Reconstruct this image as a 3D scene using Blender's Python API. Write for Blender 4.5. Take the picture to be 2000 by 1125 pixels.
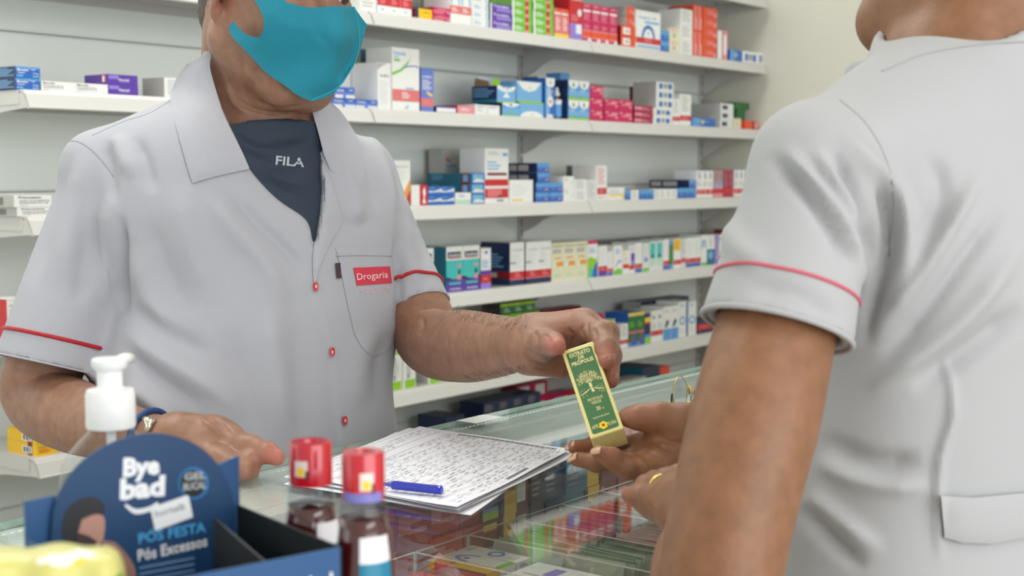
import bpy, bmesh, math, random
import numpy as np
from mathutils import Vector, Matrix
from mathutils.bvhtree import BVHTree

random.seed(7); np.random.seed(7)
for o in list(bpy.data.objects): bpy.data.objects.remove(o)
SC = bpy.context.scene
COL = SC.collection

# ------------------------------------------------------------------ camera
FPX = 2672.0; CAMZ = 1.30
YAW = math.radians(52.6); PITCH = math.radians(4.78)
_cy, _sy, _cp, _sp = math.cos(YAW), math.sin(YAW), math.cos(PITCH), math.sin(PITCH)
CF = np.array([_sy*_cp, _cy*_cp, -_sp]); CR = np.array([_cy, -_sy, 0.0]); CU = np.cross(CR, CF)
CO = np.array([0, 0, CAMZ])
def W(x, y, d):
    """world point seen at pixel (x, y), d metres along the view axis"""
    return CO + d*(CF + CR*(x-1000)/FPX - CU*(y-562.5)/FPX)
def onY(x, y, Y):
    v = CF + CR*(x-1000)/FPX - CU*(y-562.5)/FPX
    return CO + v*(Y/v[1])
def onZ(x, y, Z):
    v = CF + CR*(x-1000)/FPX - CU*(y-562.5)/FPX
    return CO + v*((Z-CAMZ)/v[2])
def proj(P):
    q = np.asarray(P) - CO
    d = q@CF
    return 1000 + FPX*(q@CR)/d, 562.5 - FPX*(q@CU)/d, d
cam = bpy.data.cameras.new('camera'); co = bpy.data.objects.new('camera', cam); COL.objects.link(co)
co.matrix_world = Matrix(((CR[0], CU[0], -CF[0], 0), (CR[1], CU[1], -CF[1], 0), (CR[2], CU[2], -CF[2], CAMZ), (0, 0, 0, 1)))
cam.sensor_width = 36; cam.lens = FPX/2000*36; cam.clip_start = 0.05
cam.dof.use_dof = True; cam.dof.focus_distance = 1.45; cam.dof.aperture_fstop = 8.8
SC.camera = co
SC.view_settings.view_transform = 'Standard'; SC.view_settings.look = 'None'
SC.view_settings.gamma = 1; SC.view_settings.use_curve_mapping = False
SC.view_settings.exposure = 0.58

# ------------------------------------------------------------------ light: daylight from the open street side, ceiling lamps, plus an added aisle fill
wd = bpy.data.worlds.new('world'); SC.world = wd; wd.use_nodes = True
bg = wd.node_tree.nodes['Background']; bg.inputs[0].default_value = (0.93, 0.97, 1.0, 1); bg.inputs[1].default_value = 0.55
def area(name, loc, target, sx, sy, power, col):
    l = bpy.data.lights.new(name, 'AREA'); l.shape = 'RECTANGLE'; l.size = sx; l.size_y = sy; l.energy = power; l.color = col
    o = bpy.data.objects.new(name, l); COL.objects.link(o); o.location = loc
    o.rotation_euler = (Vector(target)-Vector(loc)).to_track_quat('-Z', 'Y').to_euler()
    return o
area('street_daylight', (0.2, -2.6, 1.75), (2.0, 2.4, 1.15), 3.6, 2.2, 62, (0.97, 0.99, 1.0))
area('aisle_fill_light', (-1.3, 1.95, 1.7), (1.9, 2.35, 1.2), 0.9, 1.6, 5, (0.97, 1.0, 1.0))  # added fill that brightens the left back panels, no real opening
area('ceiling_lamp_light', (1.0, 1.75, 2.95), (1.0, 1.80, 0), 1.2, 0.5, 15, (1.0, 1.0, 0.97))
area('ceiling_lamp_light', (2.6, 1.7, 2.95), (2.6, 1.75, 0), 1.2, 0.5, 9, (1.0, 1.0, 0.97))
area('ceiling_lamp_light', (0.6, -0.6, 2.95), (0.6, -0.61, 0), 1.2, 0.5, 6, (1.0, 0.98, 0.95))

# ------------------------------------------------------------------ materials
_mats = {}
def lin(c):
    return tuple(((v/255)/12.92 if v/255 <= 0.04045 else ((v/255+0.055)/1.055)**2.4) for v in c)
def M(rgb, rough=0.5, metal=0.0, noise=0.0, nscale=40, bump=0.0, bscale=200, sss=0.0, spec=0.5, coat=0.0, name=None):
    key = (rgb, rough, metal, noise, nscale, bump, bscale, sss, spec, coat)
    if key in _mats: return _mats[key]
    m = bpy.data.materials.new(name or 'mat_%02x%02x%02x' % rgb); m.use_nodes = True
    nt = m.node_tree; b = nt.nodes['Principled BSDF']; c = lin(rgb)
    b.inputs['Base Color'].default_value = (*c, 1); b.inputs['Roughness'].default_value = rough
    b.inputs['Metallic'].default_value = metal; b.inputs['Specular IOR Level'].default_value = spec
    if coat: b.inputs['Coat Weight'].default_value = coat; b.inputs['Coat Roughness'].default_value = 0.1
    if sss:
        b.inputs['Subsurface Weight'].default_value = sss; b.inputs['Subsurface Radius'].default_value = (0.009, 0.004, 0.002)
        b.inputs['Subsurface Scale'].default_value = 1.0
    if noise or bump: tc = nt.nodes.new('ShaderNodeTexCoord')
    if noise:
        n = nt.nodes.new('ShaderNodeTexNoise'); n.inputs['Scale'].default_value = nscale; n.inputs['Detail'].default_value = 5
        nt.links.new(tc.outputs['Object'], n.inputs['Vector'])
        r = nt.nodes.new('ShaderNodeValToRGB'); r.color_ramp.elements[0].position = 0.3; r.color_ramp.elements[1].position = 0.7
        r.color_ramp.elements[0].color = (*[max(0, v*(1-noise)) for v in c], 1); r.color_ramp.elements[1].color = (*[min(1, v*(1+noise)) for v in c], 1)
        nt.links.new(n.outputs['Fac'], r.inputs['Fac']); nt.links.new(r.outputs['Color'], b.inputs['Base Color'])
    if bump:
        n2 = nt.nodes.new('ShaderNodeTexNoise'); n2.inputs['Scale'].default_value = bscale; n2.inputs['Detail'].default_value = 4
        nt.links.new(tc.outputs['Object'], n2.inputs['Vector'])
        bp = nt.nodes.new('ShaderNodeBump'); bp.inputs['Strength'].default_value = bump; bp.inputs['Distance'].default_value = 0.002
        nt.links.new(n2.outputs['Fac'], bp.inputs['Height']); nt.links.new(bp.outputs['Normal'], b.inputs['Normal'])
    _mats[key] = m; return m
def glassmat(name, tint=(0.93, 0.97, 0.95), rough=0.0, ior=1.5):
    """thin clear sheet: angle dependent reflection (Schlick) over a slightly tinted see-through body"""
    if name in _mats: return _mats[name]
    m = bpy.data.materials.new(name); m.use_nodes = True; nt = m.node_tree; nt.nodes.clear(); L = nt.links
    out = nt.nodes.new('ShaderNodeOutputMaterial'); mx = nt.nodes.new('ShaderNodeMixShader')
    tr = nt.nodes.new('ShaderNodeBsdfTransparent'); gl = nt.nodes.new('ShaderNodeBsdfGlossy'); g = nt.nodes.new('ShaderNodeNewGeometry')
    def mt(op, a, b=None):
        n = nt.nodes.new('ShaderNodeMath'); n.operation = op
        for i, v in enumerate((a, b)):
            if v is None: continue
            if isinstance(v, (int, float)): n.inputs[i].default_value = v
            else: L.new(v, n.inputs[i])
        return n.outputs[0]
    dp = nt.nodes.new('ShaderNodeVectorMath'); dp.operation = 'DOT_PRODUCT'; L.new(g.outputs['Normal'], dp.inputs[0]); L.new(g.outputs['Incoming'], dp.inputs[1])
    f0 = ((ior-1)/(ior+1))**2; c = mt('SUBTRACT', 1.0, mt('ABSOLUTE', dp.outputs['Value'])); fr = mt('ADD', mt('MULTIPLY', mt('POWER', c, 5.0), 1-f0), f0)
    tr.inputs[0].default_value = (*tint, 1); gl.inputs['Roughness'].default_value = rough
    L.new(fr, mx.inputs[0]); L.new(tr.outputs[0], mx.inputs[1]); L.new(gl.outputs[0], mx.inputs[2])
    L.new(mx.outputs[0], out.inputs[0]); _mats[name] = m; return m

# ------------------------------------------------------------------ object helpers
def tag(o, label=None, cat=None, group=None, kind=None):
    if label: o['label'] = label
    if cat: o['category'] = cat
    if group: o['group'] = group
    if kind: o['kind'] = kind
    return o
def empty(name, loc=(0, 0, 0), label=None, cat=None, group=None):
    o = bpy.data.objects.new(name, None); COL.objects.link(o); o.location = Vector([float(v) for v in loc]); o.empty_display_size = 0.02
    return tag(o, label, cat, group)
def setparent(o, p):
    if p is not None:
        o.parent = p; o.matrix_parent_inverse = chain(p).inverted()
def chain(p):
    m = p.matrix_basis.copy()
    while p.parent is not None:
        m = p.parent.matrix_basis @ p.matrix_parent_inverse @ m if False else (p.parent.matrix_basis @ p.matrix_parent_inverse @ m); p = p.parent
    return m
class MB:
    """collects polygons (world coordinates) with materials, built as ONE mesh object"""
    def __init__(s): s.v = []; s.f = []; s.mi = []; s.mats = []; s.T = None
    def _m(s, m):
        if m not in s.mats: s.mats.append(m)
        return s.mats.index(m)
    def add(s, vs, fs, m):
        n = len(s.v); k = s._m(m)
        if s.T is not None: vs = [tuple(s.T @ Vector(v)) for v in vs]
        s.v += [tuple(float(c) for c in v) for v in vs]; s.f += [tuple(i+n for i in f) for f in fs]; s.mi += [k]*len(fs)
    def box(s, x0, x1, y0, y1, z0, z1, m, mf=None):
        vs = [(x0,y0,z0),(x1,y0,z0),(x1,y1,z0),(x0,y1,z0),(x0,y0,z1),(x1,y0,z1),(x1,y1,z1),(x0,y1,z1)]
        F = {'b':(0,3,2,1),'t':(4,5,6,7),'f':(0,1,5,4),'r':(1,2,6,5),'k':(2,3,7,6),'l':(3,0,4,7)}
        for k, f in F.items(): s.add(vs, [f], (mf or {}).get(k, m)) if False else None
        n = len(s.v)
        if s.T is not None: vs = [tuple(s.T @ Vector(v)) for v in vs]
        s.v += [tuple(float(c) for c in v) for v in vs]
        for k, f in F.items(): s.f.append(tuple(i+n for i in f)); s.mi.append(s._m((mf or {}).get(k, m)))
    def quad(s, a, b, c, d, m): s.add([a, b, c, d], [(0, 1, 2, 3)], m)
    def prism(s, pts, off, m):
        """closed polygon pts extruded by vector off"""
        n = len(pts); q = [tuple(np.add(p, off)) for p in pts]
        s.add(list(pts)+q, [tuple(range(n)), tuple(range(2*n-1, n-1, -1))]+[(i, i+n, (i+1) % n+n, (i+1) % n) for i in range(n)], m)
    def tube(s, pts, r, m, n=8, close=False):
        P = [np.array(p, float) for p in pts]; R = r if hasattr(r, '__len__') else [r]*len(P); vs = []
        up = None
        for i, p in enumerate(P):
            t = P[(i+1) % len(P)]-P[i-1] if close else P[min(i+1, len(P)-1)]-P[max(i-1, 0)]
            t = t/(np.linalg.norm(t)+1e-12)
            if up is None: up = np.cross(t, [0, 0, 1.0]) if abs(t[2]) < 0.9 else np.cross(t, [1.0, 0, 0])
            up = up - t*(up@t); up /= np.linalg.norm(up)+1e-12; w = np.cross(t, up)
            for j in range(n):
                a = 2*math.pi*j/n; vs.append(p + R[i]*(math.cos(a)*up + math.sin(a)*w))
        L = len(P); fs = []
        for i in range(L if close else L-1):
            for j in range(n):
                a = i*n+j; b = i*n+(j+1) % n; c = ((i+1) % L)*n+(j+1) % n; d = ((i+1) % L)*n+j
                fs.append((a, b, c, d))
        if not close: fs += [tuple(range(n-1, -1, -1)), tuple(range((L-1)*n, L*n))]
        s.add(vs, fs, m)
    def lathe(s, prof, c, m, n=32, axis=None, cap=True, mats=None):
        """prof: (r, z) list turned about a vertical axis at c (or about a matrix's z)"""
        vs = []
        for r, z in prof:
            for j in range(n):
                a = 2*math.pi*j/n; p = Vector((r*math.cos(a), r*math.sin(a), z))
                p = axis @ p if axis is not None else p + Vector([float(t) for t in c]); vs.append(tuple(p))
        for i in range(len(prof)-1):
            fs = [(i*n+j, i*n+(j+1) % n, (i+1)*n+(j+1) % n, (i+1)*n+j) for j in range(n)]
            if i == 0: base = len(s.v); s.v += [tuple(s.T @ Vector(v)) if s.T is not None else v for v in vs]
            k = s._m(mats[i] if mats else m); s.f += [tuple(q+base for q in f) for f in fs]; s.mi += [k]*n
        if cap:
            k = s._m(mats[0] if mats else m); s.f.append(tuple(base+j for j in range(n-1, -1, -1))); s.mi.append(k)
            k = s._m(mats[-1] if mats else m); L = len(prof)-1; s.f.append(tuple(base+L*n+j for j in range(n))); s.mi.append(k)
    def text(s, txt, org, ux, uz, h, m, bold=0.0, width=None, align='L', ext=None):
        """flat lettering: org = lower left, ux/uz unit vectors, h = cap height, width = total width"""
        V, F, w = textmesh(txt, bold)
        sx = h/0.70; kx = (width/w) if width else sx
        o = np.array(org, float); ux = np.array(ux, float); uz = np.array(uz, float)
        if align == 'C': o = o - ux*(w*kx/2)
        s.add([tuple(o + ux*v[0]*kx + uz*v[1]*sx) for v in V], F, m)
    def build(s, name, parent=None, origin=None, smooth=False, bevel=0.0, label=None, cat=None, group=None, kind=None, fix=False):
        me = bpy.data.meshes.new(name); V = np.array(s.v)
        if origin is None: origin = ((V[:, 0].min()+V[:, 0].max())/2, (V[:, 1].min()+V[:, 1].max())/2, V[:, 2].min())
        O = np.array(origin, float)
        me.from_pydata([tuple(v) for v in V-O], [], s.f)
        for m in s.mats: me.materials.append(m)
        me.polygons.foreach_set('material_index', s.mi)
        if smooth: me.polygons.foreach_set('use_smooth', [True]*len(s.f))
        if fix:
            bm = bmesh.new(); bm.from_mesh(me); bmesh.ops.remove_doubles(bm, verts=bm.verts, dist=1e-6); bmesh.ops.recalc_face_normals(bm, faces=bm.faces); bm.to_mesh(me); bm.free()
        me.update()
        o = bpy.data.objects.new(name, me); COL.objects.link(o); o.location = O; setparent(o, parent)
        if bevel:
            b = o.modifiers.new('bevel', 'BEVEL'); b.width = bevel; b.segments = 2; b.limit_method = 'ANGLE'; b.angle_limit = math.radians(40)
        return tag(o, label, cat, group, kind)
_tx = {}
def textmesh(txt, bold=0.0):
    k = (txt, bold)
    if k not in _tx:
        cu = bpy.data.curves.new('t', 'FONT'); cu.body = txt; cu.size = 1.0; cu.resolution_u = 2; cu.fill_mode = 'FRONT'; cu.offset = bold
        o = bpy.data.objects.new('t', cu); COL.objects.link(o)
        dg = bpy.context.evaluated_depsgraph_get(); me = bpy.data.meshes.new_from_object(o.evaluated_get(dg))
        V = [(v.co.x, v.co.y) for v in me.vertices]; F = [tuple(p.vertices) for p in me.polygons]
        x0 = min(v[0] for v in V); V = [(v[0]-x0, v[1]) for v in V]
        _tx[k] = (V, F, max(v[0] for v in V)); bpy.data.objects.remove(o); bpy.data.meshes.remove(me)
    return _tx[k]
def copy_tree(o, parent=None):
    c = o.copy(); COL.objects.link(c)
    if parent is not None: c.parent = parent; c.matrix_parent_inverse = o.matrix_parent_inverse.copy()
    for ch in [q for q in SC.objects if q.parent == o]: copy_tree(ch, c)
    return c
ORD = ['first', 'second', 'third', 'fourth', 'fifth', 'sixth', 'seventh', 'eighth', 'ninth', 'tenth', 'eleventh', 'twelfth', 'thirteenth', 'fourteenth', 'fifteenth']
# ------------------------------------------------------------------ the room
DY = 2.2; BACKY = DY*1.12+0.005; SIDEX = 4.365
wallm = M((216, 214, 200), 0.65, noise=0.02, nscale=3, bump=0.05, bscale=60); ceilm = M((238, 236, 230), 0.8)
floorm = M((190, 182, 168), 0.35, noise=0.06, nscale=6)
b = MB(); b.box(-3.0, SIDEX+0.1, BACKY+0.03, BACKY+0.13, 0, 3.0, wallm); b.build('wall_back', kind='structure')
b = MB(); b.box(SIDEX, SIDEX+0.1, -3.0, BACKY+0.03, 0, 3.0, wallm); b.build('wall_right', kind='structure')
b = MB(); b.box(-3.0, SIDEX+0.1, -3.0, BACKY+0.13, -0.1, 0, floorm)
for i in range(13): b.box(-3+i*0.6, -2.997+i*0.6, -3, BACKY, 0.0, 0.0006, M((150, 145, 135), 0.6))
for j in range(10): b.box(-3, SIDEX, -3+j*0.6, -2.997+j*0.6, 0.0, 0.0006, M((150, 145, 135), 0.6))
b.build('floor', kind='structure')
b = MB(); b.box(-3.0, SIDEX+0.1, -3.0, BACKY+0.13, 3.0, 3.1, ceilm); b.build('ceiling', kind='structure')
b = MB(); b.box(SIDEX-0.012, SIDEX, -3.0, BACKY, 0, 0.09, M((235, 233, 226), 0.4)); b.build('baseboard_right', kind='structure')
for i, (x, y) in enumerate(((1.0, 1.75), (2.6, 1.7), (0.6, -0.6))):
    e = empty('ceiling_lamp', (x, y, 2.96), ('long ceiling lamp above the medicine shelves aisle', 'long ceiling lamp by the right wall', 'long ceiling lamp above the customer side')[i], 'lamp', 'ceiling lamps')
    b = MB(); b.box(x-0.66, x+0.66, y-0.28, y+0.28, 2.965, 3.0, M((235, 235, 232), 0.4)); b.build('housing', e)

# ------------------------------------------------------------------ metal wall shelving
shm = M((206, 204, 199), 0.28, coat=0.3); panm = M((242, 247, 242), 0.16, coat=0.5); panr = M((200, 205, 196), 0.3, coat=0.3); slotm = M((40, 42, 40), 0.7)
LOWZ = [CAMZ + k*DY for k in (0.2575, 0.1555, 0.0534, -0.0515, -0.1530, -0.2555, -0.358, -0.46)]
LIPH = 0.035
SHZ = [z+LIPH for z in LOWZ]     # top surface of each shelf; index 1 = A ... 5 = E, 6 = F
BAYX = [1.445, 2.355, 3.262, 4.335]
shname = ['topmost', 'highest stocked', 'second stocked', 'third stocked', 'fourth stocked', 'fifth stocked', 'low', 'lowest']
bayname = ['left', 'middle', 'right']
def shelf(k, bay):
    x0, x1 = BAYX[bay]+0.0025, BAYX[bay+1]-0.0025; z = SHZ[k]; y0 = DY; e = empty('metal_shelf', ((x0+x1)/2, (DY+BACKY)/2, LOWZ[k]),
        'white metal wall shelf in the %s bay, %s of the stack' % (bayname[bay], shname[k]), 'shelf', 'metal shelves of the medicine wall')
    prof = [(y0+0.034, z), (y0+0.024, z), (y0+0.0195, z-0.002), (y0+0.0165, z-0.007), (y0+0.013, z-0.0075), (y0+0.003, z-LIPH+0.004), (y0, z-LIPH+0.002), (y0+0.001, z-LIPH), (y0+0.012, z-LIPH), (y0+0.012, z-LIPH+0.002), (y0+0.0045, z-LIPH+0.002), (y0+0.018, z-0.009), (y0+0.034, z-0.003)]
    b = MB(); n = len(prof)
    b.prism([(x0, p[0], p[1]) for p in prof], (x1-x0, 0, 0), shm)
    o = b.build('front_lip', e, fix=True)
    b = MB(); b.box(x0+0.001, x1-0.001, y0+0.03, BACKY-0.018, z-0.0012, z, shm)
    for q in range(3): b.box(x0+0.002, x1-0.002, y0+0.07+q*0.07, y0+0.078+q*0.07, z-0.012, z-0.0012, shm)
    b.box(x0+0.002, x1-0.002, BACKY-0.022, BACKY-0.018, z-0.03, z-0.0012, shm)
    b.build('shelf_plate', e)
    for s, xx in ((0, x0), (1, x1)):   # bracket: wide plate with a curved underside, inset behind a return
        dx = 0.0018 if s == 0 else -0.0018
        pts = [(y0+0.022, z-0.006), (y0+0.006, z-LIPH+0.002), (y0+0.05, z-LIPH-0.001), (y0+0.11, z-LIPH-0.006), (y0+0.15, z-LIPH-0.012), (y0+0.18, z-LIPH-0.022), (y0+0.21, z-LIPH-0.042), (BACKY-0.03, z-LIPH-0.055), (BACKY-0.016, z-LIPH-0.06), (BACKY-0.016, z-0.004)]
        b = MB(); b.prism([(xx, p[0], p[1]) for p in pts], (dx, 0, 0), shm)
        xo = xx-0.0016 if s == 0 else xx+0.0016
        b.prism([(xo, p[0], p[1]) for p in [(y0+0.035, z-0.001), (y0+0.035, z-LIPH+0.010), (y0+0.038, z-LIPH+0.008), (BACKY-0.03, z-LIPH+0.008), (BACKY-0.03, z-0.001)]], (dx, 0, 0), shm)
        b.build('bracket', e, fix=True)
    return e
for bay in range(3):
    for k in range(0, 8): shelf(k, bay)
PZ = [0.13+0.3*i for i in range(10)]
# seams of the pressed back panels
for i, x in enumerate([0.0]+BAYX):
    if i == 0: continue
    e = empty('shelf_upright', (x, BACKY-0.008, 0), 'slotted white upright post, %s of the four on the shelving wall' % ['leftmost', 'second from left', 'third from left', 'rightmost'][i-1], 'shelf post', 'slotted uprights')
    b = MB(); b.box(x-0.006, x+0.006, BACKY-0.012, BACKY, 0, 2.7, shm)
    for q in range(84): b.box(x-0.0025, x+0.0025, BACKY-0.0125, BACKY-0.0115, 0.06+q*0.031, 0.078+q*0.031, slotm)
    b.build('post', e)
XS = [-1.2]+BAYX
for i in range(4):
    z = 0.004; k = 0
    while z < 2.7:
        z1 = z+(0.30 if k == 0 else 0.32); b = MB(); x0, x1 = XS[i]+0.007, XS[i+1]-0.007
        pr = [(BACKY+0.012, z), (BACKY+0.003, z), (BACKY, z+0.005), (BACKY, z1-0.007), (BACKY+0.003, z1-0.002), (BACKY+0.012, z1-0.0005)]
        b.prism([(x0, p[0], p[1]) for p in pr], (x1-x0, 0, 0), panm)
        b.build('back_panel', fix=True, label='glossy white pressed back panel, row %s up, %s section of the shelving wall' % (ORD[k], ['far left', 'left', 'middle', 'right'][i]), cat='shelf panel', group='back panels'); z = z1; k += 1
# ------------------------------------------------------------------ medicine boxes
C = dict(w=(240,240,236), w2=(226,228,226), gy=(186,184,178), dg=(120,116,112), r=(206,32,40), dr=(130,18,32), sal=(226,120,120), mg=(204,12,92), dm=(168,28,74), pk=(236,150,158), or_=(232,84,42), ye=(246,196,20), yl=(248,214,60),
 li=(150,208,40), gr=(120,200,60), dgn=(40,110,50), mgn=(84,140,40), nv=(22,42,84), bl=(40,104,190), lb=(120,178,226), sk=(90,160,220), te=(20,108,134), tq=(70,196,190), pu=(96,60,168), lv=(150,130,214), cr=(232,228,196), oy=(240,160,60), br=(70,34,30), bk=(30,32,36), pb=(104,128,208), mt=(190,224,196), mv=(150,138,138))
def cm(k): return M(C[k], 0.42, coat=0.15)
def art(b, A, x0, x1, z0, z1, y):
    """printing on the front face; u, v in 0..1"""
    w, h = x1-x0, z1-z0
    def P(u, v, i): return (x0+u*w, y-0.00012*(i+1), z0+v*h)
    for i, a in enumerate(A):
        k = a[0]
        if k == 'r': b.quad(P(a[1], a[2], i), P(a[3], a[2], i), P(a[3], a[4], i), P(a[1], a[4], i), cm(a[5]))
        elif k == 'p': b.add([P(u, v, i) for u, v in a[1]], [tuple(range(len(a[1])))], cm(a[2]))
        elif k == 'e':
            n = 20; b.add([P(a[1]+a[3]*math.cos(t*2*math.pi/n), a[2]+a[4]*math.sin(t*2*math.pi/n), i) for t in range(n)], [tuple(range(n))], cm(a[5]))
        elif k == 'a':   # arch ring
            n = 14; o_ = [P(a[1]+a[3]*math.cos(math.pi*t/n), a[2]+a[4]*math.sin(math.pi*t/n), i) for t in range(n+1)]
            q = a[6]; i_ = [P(a[1]+a[3]*q*math.cos(math.pi*t/n), a[2]+a[4]*q*math.sin(math.pi*t/n), i) for t in range(n+1)]
            b.add(o_+i_, [(t, t+1, t+n+2, t+n+1) for t in range(n)], cm(a[5]))
        elif k == 'l':   # n lines of fine print as hairline bars
            n = a[5]
            for j in range(n):
                vv = a[4]+(a[2]-a[4])*(j+0.5)/n; hh = abs(a[4]-a[2])/n*0.22; L = a[1]+(a[3]-a[1])*(0.65+0.35*((j*37) % 10)/9)
                b.quad(P(a[1], vv-hh, i), P(L, vv-hh, i), P(L, vv+hh, i), P(a[1], vv+hh, i), cm(a[6]))
        elif k == 't': b.text(a[5], P(a[1], a[2], i), (1, 0, 0), (0, 0, 1), a[4]*h, cm(a[6]), bold=0.02, width=(a[3]-a[1])*w)
        elif k == 'v':   # vertical lettering, reading upwards
            b.text(a[5], P(a[1], a[2], i), (0, 0, 1), (-1, 0, 0), a[4]*w, cm(a[6]), bold=0.01, width=(a[3]-a[2])*h)
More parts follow.
